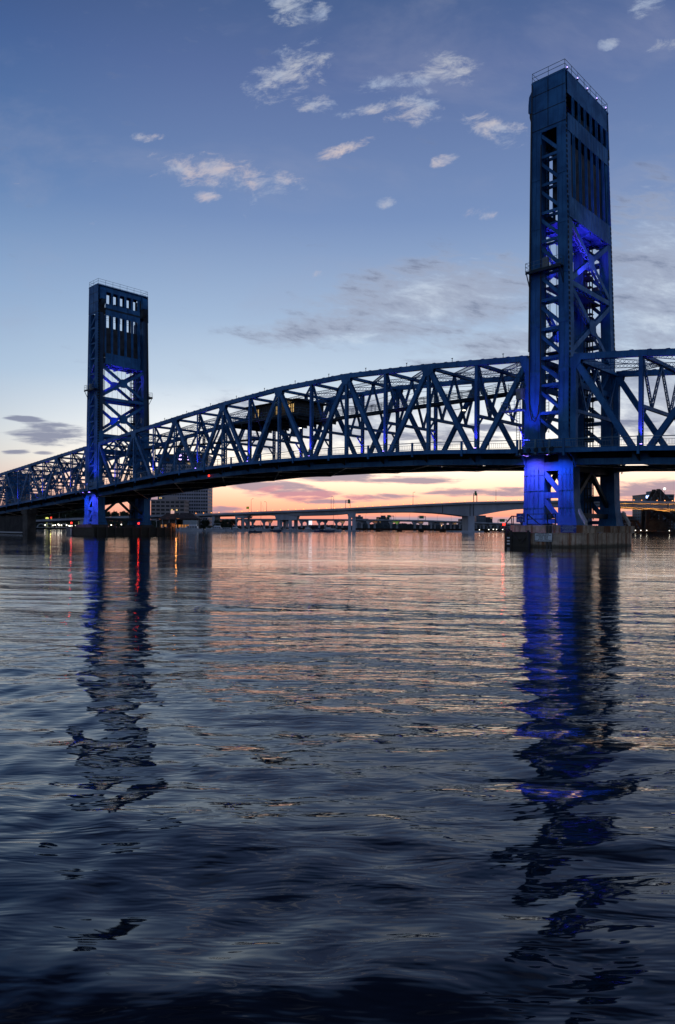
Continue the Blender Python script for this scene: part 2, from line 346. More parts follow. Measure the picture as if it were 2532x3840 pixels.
# ------------------------------------------------------------------ water
def make_water():
    dens = 2.4e-3
    rings = [0.6]
    while rings[-1] < 60: rings.append(rings[-1] + max(.028, rings[-1] * .0075))
    while rings[-1] < 5200: rings.append(rings[-1] * 1.03)
    rr = np.array(rings); na = 620
    aa = np.concatenate([np.linspace(-R(180), -R(38), 40, endpoint=False), np.linspace(-R(38), R(38), na), np.linspace(R(38), R(180), 40)[1:]])
    Rg, A = np.meshgrid(rr, aa, indexing='ij')
    X = Rg * np.sin(A); Y = Rg * np.cos(A); Z = np.zeros_like(X)
    rng = np.random.RandomState(11)
    sp = np.maximum(np.maximum(.028, Rg * .0075), Rg * R(76) / na)
    comps = []
    for lam0, amp, k, spread in ((11., .015, 5, 8), (4.5, .007, 7, 10), (2.1, .0072, 14, 13), (1.1, .0062, 20, 17), (.6, .0044, 26, 22), (.36, .0021, 26, 28)):
        for i in range(k):
            comps.append((lam0 * rng.uniform(.72, 1.4), amp * rng.uniform(.6, 1.3) / math.sqrt(k) * 1.6, rng.normal(8, spread), rng.uniform(0, 6.28)))
    # slow warp so that crests wander and break up
    wx = 1.3 * np.sin(X * .23 + .7 * np.sin(Y * .11)) + .8 * np.sin(X * .51 + Y * .17 + 1.3); wy = 1.1 * np.sin(Y * .19 + X * .13 + 2.) + .6 * np.sin(Y * .43 - X * .31)
    gust = .72 + .4 * np.sin(Y * .16 + 1.2 * np.sin(X * .05 + .8) + .4) * np.sin(X * .045 + .07 * Y + 1.)
    for lam, amp, th, ph in comps:
        k = 2 * math.pi / lam; c, s_ = math.sin(R(th)), math.cos(R(th))
        att = np.clip((lam / sp - 2.5) / 3., 0, 1) * np.clip(1.2 - Rg / 70., .3, 1)
        g = gust if lam < 3 else 1.
        Z += amp * att * g * np.sin(k * ((X + wx) * c + (Y + wy) * s_) + ph)
    near = np.clip(Rg / 6., .8, 1)
    Z *= near
    ni, nj = X.shape; v = np.stack([X, Y, Z], -1).reshape(-1, 3)
    i, j = np.meshgrid(np.arange(ni - 1), np.arange(nj - 1), indexing='ij'); b = (i * nj + j).ravel()
    f = np.stack([b, b + 1, b + nj + 1, b + nj], -1)
    me = bpy.data.meshes.new('water'); me.vertices.add(len(v)); me.vertices.foreach_set('co', v.ravel().astype(np.float32))
    me.loops.add(f.size); me.loops.foreach_set('vertex_index', f[:, ::-1].ravel().astype(np.int32))
    me.polygons.add(len(f)); me.polygons.foreach_set('loop_start', (np.arange(len(f)) * 4).astype(np.int32)); me.polygons.foreach_set('loop_total', np.full(len(f), 4, np.int32))
    me.update(); me.validate(); me.shade_smooth()
    o = bpy.data.objects.new('water', me); COL.objects.link(o)
    m = bpy.data.materials.new('river_water'); m.use_nodes = True; t = m.node_tree; p = t.nodes['Principled BSDF']; n = NB(t)
    p.inputs['Base Color'].default_value = (.002, .005, .009, 1); p.inputs['Roughness'].default_value = .035; p.inputs['IOR'].default_value = 1.62
    oc = n.n('ShaderNodeTexCoord').outputs['Object']; x, y, z = n.sep(oc)
    dist = n.m('SQRT', n.m('ADD', n.m('MULTIPLY', x, x), n.m('MULTIPLY', y, y)))
    patch = n.noise(n.xyz(n.m('MULTIPLY', x, .035), n.m('MULTIPLY', y, .13)), 1., 4., .6, .6)
    patch = n.ss(patch, .38, .62)
    fine = n.noise(n.xyz(n.m('MULTIPLY', x, 1.3), n.m('MULTIPLY', y, 4.4), 1.), 1., 3., .55, .3)
    mid = n.noise(n.xyz(n.m('MULTIPLY', x, .36), n.m('MULTIPLY', y, 1.3), 5.), 1., 3., .5, .3)
    lng = n.noise(n.xyz(n.m('MULTIPLY', x, .07), n.m('MULTIPLY', y, .33), 5.), 1., 3., .5, .4)
    hgt = n.m('ADD', n.m('MULTIPLY', fine, n.m('MULTIPLY_ADD', patch, .020, .010)), n.m('MULTIPLY', mid, n.m('MULTIPLY_ADD', patch, .030, .016)))
    hgt = n.m('ADD', hgt, n.m('MULTIPLY', lng, n.ss(dist, 25, 90, 0., .05)))
    hgt = n.m('MULTIPLY', hgt, n.ss(dist, 3., 22., .9, 1.))
    bn = n.n('ShaderNodeBump'); bn.inputs['Strength'].default_value = 1.; bn.inputs['Distance'].default_value = 1.; hgt = n.m('MULTIPLY', hgt, n.ss(dist, 18., 95., 1., .42)); n.put(bn.inputs['Height'], hgt)
    n.put(p.inputs['Normal'], bn.outputs[0]); me.materials.append(m)
    tag(o, 'dark rippled river reflecting the dusk sky and the blue towers', kind='structure')
make_water()

# ------------------------------------------------------------------ truss spans
YV = (0, 1, 0)
def deck_parts(root, T, ua, ub, node_us, finepick=True):
    """deck slab, floor beams, stringers, sidewalks, fascia, railings of one span"""
    us = [ua + (ub - ua) * i / max(1, int(abs(ub - ua) / 4)) for i in range(int(abs(ub - ua) / 4) + 1)]
    m = MB(T)
    for a, b in zip(us, us[1:]):
        m.hexa([T(p) for p in ((a, -.9, DK(a) + .22), (b, -.9, DK(b) + .22), (b, V + .9, DK(b) + .22), (a, V + .9, DK(a) + .22),
                               (a, -.9, DK(a) + .47), (b, -.9, DK(b) + .47), (b, V + .9, DK(b) + .47), (a, V + .9, DK(a) + .47))])
    m.build('deck', UNDER, root)
    for v0, v1 in ((-2.2, -.92), (V + .92, V + 2.2)):
        m = MB(T); e = -1 if v0 < 0 else 1; ve = v0 if e < 0 else v1
        for a, b in zip(us, us[1:]):
            m.hexa([T(p) for p in ((a, v0, DK(a) + .35), (b, v0, DK(b) + .35), (b, v1, DK(b) + .35), (a, v1, DK(a) + .35),
                                   (a, v0, DK(a) + .5), (b, v0, DK(b) + .5), (b, v1, DK(b) + .5), (a, v1, DK(a) + .5))])
        m.build('sidewalk', UNDER, root)
        m = MB(T)
        for a, b in zip(us, us[1:]): m.bar((a, ve + e * .06, DK(a) + .27), (b, ve + e * .06, DK(b) + .27), .1, .54)
        for a, b in zip(us, us[1:]): m.bar((a, ve + e * .1, DK(a) + .02), (b, ve + e * .1, DK(b) + .02), .2, .05)
        m.build('fascia', STEEL, root)
        m = MB(T)
        for a, b in zip(us, us[1:]):
            for h, t in ((1.6, .09), (1.28, .04), (.68, .05)): m.bar((a, ve, DK(a) + h), (b, ve, DK(b) + h), t)
        n = int(abs(ub - ua) / (.3 if e < 0 else .6))
        for i in range(n):
            u = ua + (ub - ua) * (i + .5) / n; m.box((u - .011, ve - .011, DK(u) + .68), (u + .011, ve + .011, DK(u) + 1.28))
        m.build('railing', RAILM, root)
        for k, u in enumerate(us):
            m = MB(T); big = k % 2 == 0
            if big: m.box((u - .13, ve - .02, DK(u) - .35), (u + .13, ve + e * .24, DK(u) + 1.66))
            else: m.box((u - .05, ve - .03, DK(u)), (u + .05, ve + e * .07, DK(u) + 1.62))
            m.build('railing_post', STEEL, root)
    for u in node_us:
        m = MB(T)
        m.bar((u, .2, BC(u) + .75), (u, V - .2, BC(u) + .75), .05, 1.35, side=(1, 0, 0))
        m.bar((u, .2, BC(u) + .1), (u, V - .2, BC(u) + .1), .4, .06, side=(1, 0, 0))
        for a, b in ((0, -2.1), (V, V + 2.1)):
            m.add([T(p) for p in ((u - .04, a, BC(u) + .3), (u + .04, a, BC(u) + .3), (u + .04, b, DK(u) + .1), (u - .04, b, DK(u) + .1),
                                  (u - .04, a, DK(u) + .34), (u + .04, a, DK(u) + .34), (u + .04, b, DK(u) + .34), (u - .04, b, DK(u) + .34))], MB.BF)
        m.build('floor_beam', UNDER, root)
    m = MB(T)
    for v in np.linspace(1.2, V - 1.2, 8):
        for a, b in zip(us, us[1:]): m.bar((a, v, DK(a) - .05), (b, v, DK(b) - .05), .25, .5)
    m.build('stringers', UNDER, root)
    for i in range(0, len(node_us) - 1, 2):
        m = MB(T); a = node_us[i]; b = node_us[min(i + 2, len(node_us) - 1)]
        for v0, v1 in ((.3, V - .3), (V - .3, .3)):
            m.flat_lattice((a, v0, BC(a) - .1), (b, v1, BC(b) - .1), .22, side=(0, 0, 1), ch=.06, lw=.05, up=(0, 1, 0), pitch=.6)
        m.build('bottom_brace', LATT, root)

def truss_span(root, T, nodes, tops, frames, end_posts=(), wtop=.72, lights=()):
    """nodes: list of u; tops: indices where the diagonals meet the top chord"""
    for v in (.33, V - .33):
        near = v < 1
        m = MB(T)
        for a, b in zip(nodes, nodes[1:]): m.bar((a, v, TC(a) - wtop / 2), (b, v, TC(b) - wtop / 2), .66, wtop)
        for a, b in zip(nodes, nodes[1:]):
            for kk in np.arange(.12, 1, .25):
                u = a + (b - a) * kk; w_ = TC(a) + (TC(b) - TC(a)) * kk; m.bar((u - .2, v, w_ + .03), (u + .2, v, w_ + .03), .72, .06)
        m.build('top_chord', STEEL, root)
        m = MB(T)
        for a, b in zip(nodes, nodes[1:]):
            m.bar((a, v, BC(a) + .38), (b, v, BC(b) + .38), .62, .72)
            m.bar((a, v, BC(a) + .02), (b, v, BC(b) + .02), .74, .05)
        m.build('bottom_chord', STEEL, root)
        for i, (a, b) in enumerate(zip(nodes, nodes[1:])):
            hi, lo = (a, b) if i in tops else (b, a)
            m = MB(T); ww = .66
            p = Vector((hi, v, TC(hi) - .5)); q = Vector((lo, v, BC(lo) + .5))
            m.laced(p, q, .56, ww, pitch=.62)
            m.build('diagonal', STEEL, root)
        for i, a in enumerate(nodes):
            if i in (0, len(nodes) - 1) and i in end_posts: 
                m = MB(T); m.bar((a, v, BC(a) + .3), (a, v, TC(a) - .3), .6, .72); m.build('end_post', STEEL, root); continue
            m = MB(T); m.laced((a, v, BC(a) + .4), (a, v, TC(a) - .4), .52, .44, pitch=.5); m.build('vertical', STEEL, root)
        for i, a in enumerate(nodes):
            top = i in tops; m = MB(T); z = TC(a) - .75 if top else BC(a) + .9; s_ = 1.05 if top else .95
            k = 1 if top else -1
            for q in (v - .31, v + .31):
                m.loft([[(a - s_, q + d, z + k * .3), (a + s_, q + d, z + k * .3), (a + s_ * .85, q + d, z - k * .45), (a + .3, q + d, z - k * .95), (a - .3, q + d, z - k * .95), (a - s_ * .85, q + d, z - k * .45)] for d in (-.025, .025)])
            m.build('gusset', STEEL, root)
    # cross frames
    for i in frames:
        a = nodes[i]; t = TC(a) - .75; lo = DK(a) + 5.3
        m = MB(T); m.bar((a, .6, t + .25), (a, V - .6, t + .25), .5, .42, side=(1, 0, 0)); m.build('top_strut', STEEL, root)
        m = MB(T); m.bar((a, .6, lo), (a, V - .6, lo), .32, .42, side=(1, 0, 0))
        for v0, v1 in ((.5, 1.8), (V - .5, V - 1.8)): m.bar((a, v0, lo - 1.5), (a, v1, lo - .1), .2, .22, side=(1, 0, 0))
        m.build('sway_strut', STEEL, root)
        pts = [(.7, t), (V * .27, lo + .2), (V * .5, t), (V * .73, lo + .2), (V - .7, t)]
        for (v0, z0), (v1, z1) in zip(pts, pts[1:]):
            m = MB(T); m.laced((a, v0, z0), (a, v1, z1), .3, .3, side=(1, 0, 0), pitch=.5); m.build('sway_brace', STEEL, root)
        for vv in (V * .27, V * .5, V * .73):
            m = MB(T); zc = t if abs(vv - V / 2) < .1 else lo + .2; m.box((a - .03, vv - .45, zc - .35), (a + .03, vv + .45, zc + .35))
            m.build('sway_gusset', STEEL, root)
    fr = [nodes[i] for i in frames]
    for a, b in zip(fr, fr[1:]):
        m = MB(T)
        for v0, v1 in ((.5, V / 2), (V - .5, V / 2)):
            m.flat_lattice((a, v0, TC(a) - .45), (b, v1, TC(b) - .45), .5, side=YV, ch=.07, lw=.05)
        m.build('lateral_brace', STEEL, root)
    for a, b in zip(nodes[::2], nodes[2::2]):
        m = MB(T); m.flat_lattice((a, V / 2, TC(a) - .45), (b, V / 2, TC(b) - .45), .45, side=YV, ch=.07, lw=.05); m.build('lateral_strut', STEEL, root)
    deck_parts(root, T, nodes[0] + .02, nodes[-1] - .02, nodes)
    for i in lights:
        a = nodes[i]
        for v in (.33, V - .33):
            m = MB(T); m.cur = 0; m.box((a - .42, v - .98, BC(a) + 1.85), (a - .18, v - .72, BC(a) + 2.15)); m.cur = 1; m.disc((a - .30, v - .85, BC(a) + 2.2), (0, 0, 1), .13, .06, 10)
            o = m.build('blue_floodlight', [STEELD, BULB], root)
            lamp('blue_light', T((a - .30, v - .85, BC(a) + 2.3)), root, (.3, .07, 1.), 1500, 'SPOT', .1, rot=Vector((.06, .17, 1)), spot=50, blend=.8)

PL = 111.25 / 14
root, T = bthing('lift_span', 55.6, V / 2, 0, 'long blue steel truss lift span hung between the two towers', 'bridge span')
truss_span(root, T, [0.35] + [i * PL for i in range(1, 14)] + [110.9], {0, 2, 4, 6, 8, 10, 12, 14}, list(range(0, 15)), end_posts=(0, 14), lights=(1, 3, 5, 7, 9, 11, 13))
LS, LT = root, T
root, T = bthing('approach_span', -30, V / 2, 0, 'blue truss approach span running out of the picture right of the nearer tower', 'bridge span', None)
truss_span(root, T, [-5.75 - i * 7.95 for i in range(0, 7)], {0, 2, 4, 6}, list(range(0, 7)), end_posts=(0,), lights=(1, 3))
root, T = bthing('approach_span', 150, V / 2, 0, 'blue truss approach span sloping down to the left of the farther tower', 'bridge span')
truss_span(root, T, [117.1 + i * 7.95 for i in range(0, 15)], {0, 2, 4, 6, 8, 10, 12, 14}, list(range(0, 15)), end_posts=(0,), lights=(1, 3, 5, 7))

# bridge control house and catwalks inside the lift span
T = LT; root = LS
m = MB(T); m.box((43.5, 1.0, 21.25), (61.5, 10.6, 21.6))
for u in np.arange(44, 62, 2.5): m.box((u - .1, 1.0, 20.75), (u + .1, 10.6, 21.25))
m.build('house_platform', STEELD, root)
def pipe_rail(m, pts, h=1.05, t=.045, step=1.6):
    for a, b in zip(pts, pts[1:]):
        A, B = Vector(a), Vector(b); L_ = (B - A).length; n = max(1, int(L_ / step))
        for z in (h, h * .55, .1): m.bar(A + Vector((0, 0, z)), B + Vector((0, 0, z)), t)
        for i in range(n + 1):
            p = A + (B - A) * i / n; m.bar(p, p + Vector((0, 0, h)), t)
m = MB(T); pipe_rail(m, [(43.6, 1.05, 21.6), (61.4, 1.05, 21.6), (61.4, 10.5, 21.6), (43.6, 10.5, 21.6), (43.6, 1.05, 21.6)]); m.build('platform_railing', RAILM, root)
m = MB(T)
m.box((46., 2.3, 21.6), (58.5, 9.4, 22.3)); m.box((46., 2.3, 23.75), (58.5, 9.4, 24.3))
for u in list(np.arange(46., 58.6, .55)): m.box((u - .04, 2.25, 21.62), (u + .04, 9.45, 24.3))
for a, b in ((46., 46.2), (47.6, 50.2), (51.2, 55.6), (56.8, 58.5)): m.box((a, 2.32, 22.3), (b, 9.42, 23.75))
m.build('house_wall', HOUSEM, root)
m = MB(T); m.loft([[(45., 1.5, 24.3), (59.6, 1.5, 24.3), (59.6, 10.1, 24.3), (45., 10.1, 24.3)], [(45.2, 2.0, 24.5), (59.3, 2.0, 24.5), (59.3, 9.7, 24.5), (45.2, 9.7, 24.5)], [(47., 5.4, 25.1), (57.5, 5.4, 25.1), (57.5, 6.3, 25.1), (47., 6.3, 25.1)]])
m.build('house_roof', HOUSEM, root)
for a, b in ((46.2, 47.6), (50.2, 51.2), (55.6, 56.8)):
    m = MB(T); m.box((a + .08, 2.4, 22.3), (b - .08, 2.5, 23.75)); f = m.build('lit_window', BULBY, root)
    m = MB(T); m.box(((a + b) / 2 - .05, 2.34, 22.3), ((a + b) / 2 + .05, 2.38, 23.75)); m.box((a, 2.34, 22.95), (b, 2.38, 23.03)); o = m.build('window_frame', HOUSEM, f)
m = MB(T); m.box((52.4, 6, 24.95), (55.4, 8, 26.0)); m.build('roof_unit', STEELD, root)
lamp('house_light', T((48, 1.4, 23.9)), root, (1., .6, .25), 60, 'POINT', .2)
for (ua, ub, v, z) in ((.6, 40.5, 7.2, 21.4), (61.5, 110.6, 7.2, 20.6), (1, 26, 10.6, 21.9), (8, 40.5, 2.6, 20.2)):
    m = MB(T); z2 = z if ub < 60 else z - 1.2
    m.bar((ua, v, z2 - .1), (ub, v, z - .1), .9, .1); m.bar((ua, v - .4, z2 - .2), (ub, v - .4, z - .2), .1, .25); m.bar((ua, v + .4, z2 - .2), (ub, v + .4, z - .2), .1, .25)
    m.build('catwalk', STEELD, root)
    m = MB(T)
    for k in (-.45, .45): pipe_rail(m, [(ua, v + k, z2), (ub, v + k, z)], step=2)
    m.build('catwalk_railing', RAILM, root)
# power cables slung along the span, and small bird spikes / beacons on the top chord
m = MB(T)
for k, vz in enumerate(((3.2, 22.6), (4.1, 22.2), (9.6, 22.9))):
    m.tube([(1 + i * 4.9, vz[0], vz[1] + .5 * math.cos(i * 1.57)) for i in range(23)], .03, 5)
m.build('slung_cables', CABLE, root)
m = MB(T)
for u in np.arange(4, 110, 7.95): m.box((u - .03, .3, TC(u)), (u + .03, .36, TC(u) + .55)); m.box((u - .12, .28, TC(u) + .5), (u + .12, .38, TC(u) + .58))
m.build('line_posts', STEELD, root)
# maintenance ladder, landing and grey box at the right-hand end of the span
m = MB(T)
for k in (1.15, 1.6): m.bar((k, -.35, 13.2), (k, -.35, 23.4), .05)
for z in np.arange(13.4, 23.4, .35): m.bar((1.15, -.35, z), (1.6, -.35, z), .035)
m.build('ladder', STEELD, root)
m = MB(T); m.box((.4, -1.5, 17.1), (3.2, -.1, 17.25)); pipe_rail(m, [(3.2, -.2, 17.25), (3.2, -1.45, 17.25), (.4, -1.45, 17.25)], step=.7); m.bar((2.9, -1.3, 17.1), (1.6, -.05, 15.9), .1); m.build('landing', RAILM, root)
m = MB(T); m.box((.55, -.75, 18.6), (1.5, -.15, 19.9)); m.box((.5, -.8, 19.85), (1.55, -.1, 19.93)); m.build('electrical_box', GREYBOX, root)

# ------------------------------------------------------------------ lift towers
def tower(u0, sg, label):
    """sg=-1: the lift span lies at larger u than the tower (nearer tower); sg=+1 the other one. a = distance out from the span."""
    DZ = DK(u0 + sg * 2.9) - 11.4
    root, T0 = bthing('lift_tower', u0 + sg * 2.9, V / 2, 2.5, label, 'bridge tower')
    def T(p):
        a, v, z = p
        k = max(0., (z - 26.) / 32.); a = .12 * k + a * (1 - .17 * k); v = v * (1 - (.085 if sg < 0 else .045) * k); z = z + (.9 * k if sg > 0 else 0.)
        return T0((u0 + sg * a, v, z))
    def T_(p): return T(p)
    AO = 5.25; VB = 13.7
    # the warp must see absolute coordinates, so bars are given points only; sides are measured on an unwarped frame
    class TM(MB):
        def __init__(s): super().__init__(T_)
        def bar(s, p, q, wa, wb=None, side=(0, 1, 0), off=(0, 0)):
            a, b = T_(p), T_(q); sd = Vector((-sg * side[0], side[1], side[2])); mm = MB(); mm.bar(a, b, wa, wb, tuple(sd), off); s.add(mm.v, mm.f)
        def disc(s, c, axis, r, th, n=20):
            mm = MB(); mm.disc(T_(c), (-sg * axis[0], axis[1], axis[2]), r, th, n); s.add(mm.v, mm.f)
        def laced(s, p, q, wv, wh, side=(0, 1, 0), pitch=None, **k):
            mm = MB(); mm.laced(T_(p), T_(q), wv, wh, (-sg * side[0], side[1], side[2]), pitch); s.add(mm.v, mm.f)
    def col(secs, name='leg', parent=root, mt=STEEL):
        m = TM(); m.loft([[(a0, v0, z), (a1, v0, z), (a1, v1, z), (a0, v1, z)] for a0, a1, v0, v1, z in secs]); return m.build(name, mt, parent)
    for near in (1, 0):
        va, vb = (-.08, 1.3) if near else (VB - 1.35, VB)
        fl = lambda k: (va - k * .2, vb + k * .9) if near else (va - k * .9, vb + k * .2)
        zs = [2.62, 3.3, 4.2, 5.5, 9.8, 11., 12.4, 13.6, 20, 26, 34, 42, 52.0]
        lo = [-1.0, -.85, -.7, -.62, -.6, -.45, -.3, 0, 0, 0, 0, 0, 0]; li = [2.15] * 5 + [2.15, 2.0, 1.55, 1.55, 1.55, 1.55, 1.55, 1.55]
        fk = [1, .75, .5, .4, .4, .4, .2, 0, 0, 0, 0, 0, 0]
        l1 = col([(lo[i], li[i], *fl(fk[i]), zs[i]) for i in range(len(zs))])
        ro = [6.5, 6.35, 6.15, 6.0, 5.9, 5.9, 5.6, AO, AO, AO, AO, AO, AO]; ri = [4.0] * 6 + [3.95, 3.9, 3.9, 3.9, 3.9, 3.9, 3.9]
        l2 = col([(ri[i], ro[i], *fl(fk[i]), zs[i]) for i in range(len(zs))])
        # cover plates, splices and edge angles
        for lg, (a0, a1) in ((l1, (0, 1.55)), (l2, (3.9, AO))):
            m = TM(); vf = va - .03 if near else vb + .03
            for z in np.arange(15.5, 52, 6.1): m.bar((a0 + .04, vf, z), (a1 - .04, vf, z), .05, .5)
            for aa in (a0 + .07, a1 - .07, (a0 + a1) / 2): 
                for z0, z1 in ((14.2, 26), (26, 34), (34, 42), (42, 51.8)): m.bar((aa, vf, z0), (aa, vf, z1), .035, .09)
            m.build('cover_plate', STEEL, lg)
        # batten strips on the outer side face (rows of dark openings)
        m = TM(); z = 14.6
        while z < 56: m.box((AO + .01, (vb + .02 - 1.34 if near else vb - .36), z), (AO + .045, (vb - .02 - 1.0 if near else vb - .06), z + .34)); z += .62
        m.build('hand_holes', mat('hole_dark', (.004, .004, .005), .9), l2)
        m = TM(); z = 14.6
        while z < 56: m.box((-.045, (va + .03 if near else vb - .33), z), (-.01, (va + .33 if near else vb - .03), z + .34)); z += .62
        m.build('hand_holes', MATS['hole_dark'], l1)
        # lacing between the two legs of this side
        zs2 = [16.56, 20., 23.4, 27., 30.6, 34.3, 37.95, 41.5, 45., 48.5, 52.]
        vm = (va + vb) / 2
        for z in zs2[:-1]:
            m = TM()
            for q in (va + .12, vb - .12): m.bar((1.5, q, z), (3.95, q, z), .14, .36)
            m.build('leg_strut', STEEL, root)
        for z0, z1 in zip([13.2] + zs2, zs2):
            m = TM()
            for q in (va + .12, vb - .12): m.bar((1.5, q, z1 - .75), (3.95, q, z0 + .55), .12, .36)
            m.build('leg_brace', STEEL, root)
        # below the deck
        q = va - .05 if near else vb + .05
        for z, hh in ((12.55, 1.5), (9.9, 1.1), (6.35, .75), (3.1, .5)): m = TM(); m.box((2.1, q, z - hh / 2), (4.05, q + (.5 if near else -.5), z + hh / 2)); m.build('base_strut', STEEL, root)
        for z0, z1 in ((9.4, 6.7), (6.0, 3.35)):
            m = TM(); m.bar((2.0, q + (.14 if near else -.14), z0 - .1), (4.15, q + (.14 if near else -.14), z1), .2, .62); m.build('base_brace', STEEL, root)
        # plate seams on the flared base
        m = TM()
        for a_ in (-.3, .25, .8, 1.4, 4.5, 5.0, 5.5): m.bar((a_, q - (.18 if near else -.18), 3.9), (a_, q - (.1 if near else -.1), 9.6), .05, .05)
        for z in (4.9, 7.0, 8.9):
            for a0, a1 in ((-.6, 2.1), (4.05, 5.9)): m.bar((a0, q - .13 if near else q + .13, z), (a1, q - .13 if near else q + .13, z), .05, .05)
        m.build('seam_strips', STEEL, l1)
        # approach-side curved bracket under the walkway
        for a_ in (-.3, 6.2):
          m = TM(); m.loft([[(a_ + d, (va - .1 if near else vb + .1), 9.6 + DZ), (a_ + d, (va - .1 if near else vb + .1), 11.6 + DZ), (a_ + d, (-2.1 if near else VB + 2.), 11.6 + DZ), (a_ + d, (-1.9 if near else VB + 1.8), 11.2 + DZ), (a_ + d, (-.8 if near else VB + .7), 10.7 + DZ)] for d in (-.06, .06)])
          m.build('walkway_bracket', STEEL, root)
    # transverse bracing, inner and outer portal planes
    for a_ in (.35, AO - .3):
        for (zt, zb) in ((40.0, 32.9), (31.9, 24.1)):
            for v0, v1 in ((1.0, VB - 1.0), (VB - 1.0, 1.0)):
                m = TM(); m.laced((a_, v0, zt), (a_, v1, zb), .5, .62, side=(1, 0, 0), pitch=.55); m.build('cross_brace', STEEL, root)
            m = TM(); zc = (zt + zb) / 2
            for k in (-.27, .27): m.loft([[(a_ + k + d, VB / 2 + y_, zc + z_) for y_, z_ in ((-.55, -.95), (.55, -.95), (.95, -.45), (.95, .45), (.55, .95), (-.55, .95), (-.95, .45), (-.95, -.45))] for d in (-.02, .02)])
            m.build('brace_gusset', STEEL, root)
        for z in (32.4, 23.7):
            m = TM(); m.laced((a_, 1.0, z), (a_, VB - 1.0, z), .5, .62, side=(1, 0, 0), pitch=.6); m.build('cross_strut', STEEL, root)
        m = TM()
        for v0, v1 in ((VB / 2, 1.2), (VB / 2, VB - 1.2)): m.bar((a_, v0, 9.6), (a_, v1, 4.9), .45, .5, side=(1, 0, 0))
        m.bar((a_, 1, 3.9), (a_, VB - 1, 3.9), .45, .6, side=(1, 0, 0)); m.bar((a_, 1, 9.9), (a_, VB - 1, 9.9), .5, 1.1, side=(1, 0, 0))
        m.build('base_cross_brace', STEELD, root)
        # portal girder over the roadway
        m = TM(); m.bar((a_, 1, 20.2), (a_, VB - 1, 20.2), .4, .7, side=(1, 0, 0))
        for v0, z0, v1, z1 in ((1.1, 23.2, 3.9, 20.5), (3.9, 20.5, VB / 2, 23.2), (VB / 2, 23.2, VB - 3.9, 20.5), (VB - 3.9, 20.5, VB - 1.1, 23.2)): m.bar((a_, v0, z0), (a_, v1, z1), .3, .35, side=(1, 0, 0))
        for v0, v1 in ((1.2, 2.9), (VB - 1.2, VB - 2.9)): m.bar((a_, v0, 18.2), (a_, v1, 20.0), .3, .3, side=(1, 0, 0))
        m.build('portal_frame', STEEL, root)
    # machinery house: portal faces with tall slits
    def face(a0, a1, v0, v1, z0, z1, name='clad_panel'):
        m = TM(); m.box((a0, v0, z0), (a1, v1, z1)); return m.build(name, STEEL, root)
    RB = 14.2 if False else 12.55
    for outer in (1, 0):
        a0, a1 = (AO - .02, AO + .10) if outer else (-.1, .02)
        vs0, vs1 = (.42, VB - .55) if outer else (2.1, VB - 2.1)
        if not outer: a0, a1 = .35, .5
        zA, zB, zC = (50.9, 53.1, 55.5) if sg < 0 else ((53.2, 54.4, 57.7) if outer else (51.6, 54.3, 57.0))
        face(a0, a1, vs0, vs1, 40.3, 42.9, 'lower_panel'); face(a0, a1, vs0, vs1, zA, zB, 'middle_panel'); face(a0, a1, vs0 if outer else 1.0, vs1 if outer else VB - 1.0, zC, 58.1, 'upper_panel')
        n = 7; p = (13.4 - .5) / n
        m = TM()
        for i in range(n + 1):
            vc = .1 + p * i + .05
            if vc < vs0 - .2 or vc > vs1 + .3: continue
            for z0, z1 in ((42.9, zA), (zB, zC)):
                m.box((a0, vc - .3, z0), (a1, vc + .3, z1)); m.box((a0 + (.1 if outer else -.16), vc - .05, z0 + .01), (a1 + (.16 if outer else -.1), vc + .05, z1 - .01))
        m.build('slit_fins', STEEL, root)
        m = TM()
        for vv in np.arange(vs0 + .5, vs1, .92):
            for z0, z1 in ((40.35, 42.85), (zA + .05, zB - .05)): m.box((a0 + (.1 if outer else -.04), vv - .02, z0), (a1 + (.02 if outer else -.14), vv + .02, z1))
        m.build('panel_ribs', STEEL, root)
        # inner wind guides
    for near in (1, 0):
        vq = -.12 if near else VB + .02
        m = TM(); m.box((-.05, vq, 52.0), (AO + .05, vq + .1, 58.1)); e = m.build('end_wall', STEEL, root)
        m = TM(); v2 = vq - .03 if near else vq + .1
        for a_ in (2.6,): m.box((a_ - .04, v2, 52.1), (a_ + .04, v2 + .03, 58.05))
        for z in (52.05, 54.3, 56.5): m.box((0, v2, z - .04), (AO, v2 + .03, z + .04))
        m.build('wall_seam', STEELD, e)
        m = TM(); m.box((0, vq + (.2 if near else -.35), 48.9), (AO, vq + (.35 if near else -.2), 51.9)) if False else None
        m = TM(); m.loft([[(0., vq + .02 + dd, 52.0), (AO, vq + .02 + dd, 52.0), (AO - 1.35, vq + .02 + dd, 51.6), (1.55, vq + .02 + dd, 51.6)] for dd in (0, .08)]); m.build('end_wall_haunch', STEEL, root)
        # sheave hood bulging towards the span
        m = TM(); vh = (.35, 1.75) if near else (VB - 1.75, VB - .35)
        prof = [(.4, 57.9), (-.35, 57.6), (-.75, 57.0), (-.85, 56.0), (-.85, 55.0), (-.6, 54.9), (.4, 54.9)]
        m.loft([[(a_, vh[k], z) for a_, z in prof] for k in (0, 1)]); m.build('sheave_hood', STEEL, root)
        m = TM(); m.disc((1.6, (vh[0] + vh[1]) / 2, 54.7), (0, 1, 0), 2.0, .9, 28); m.disc((1.6, (vh[0] + vh[1]) / 2, 54.7), (0, 1, 0), .3, 1.2, 12); m.build('sheave', STEELD, root)
        m = TM()
        for i in range(8):
            vv = vh[0] + .15 + i * .15; m.bar((-.45, vv, 54.9), (-.45, vv, 25.0), .045)
        m.build('hoist_ropes', CABLE, root)
        m = TM()
        for vv in (vh[0] - .05 if near else vh[1] + .05,): m.box((-.35, vv - .1, 24.6), (-.1, vv + .1, 54.)) 
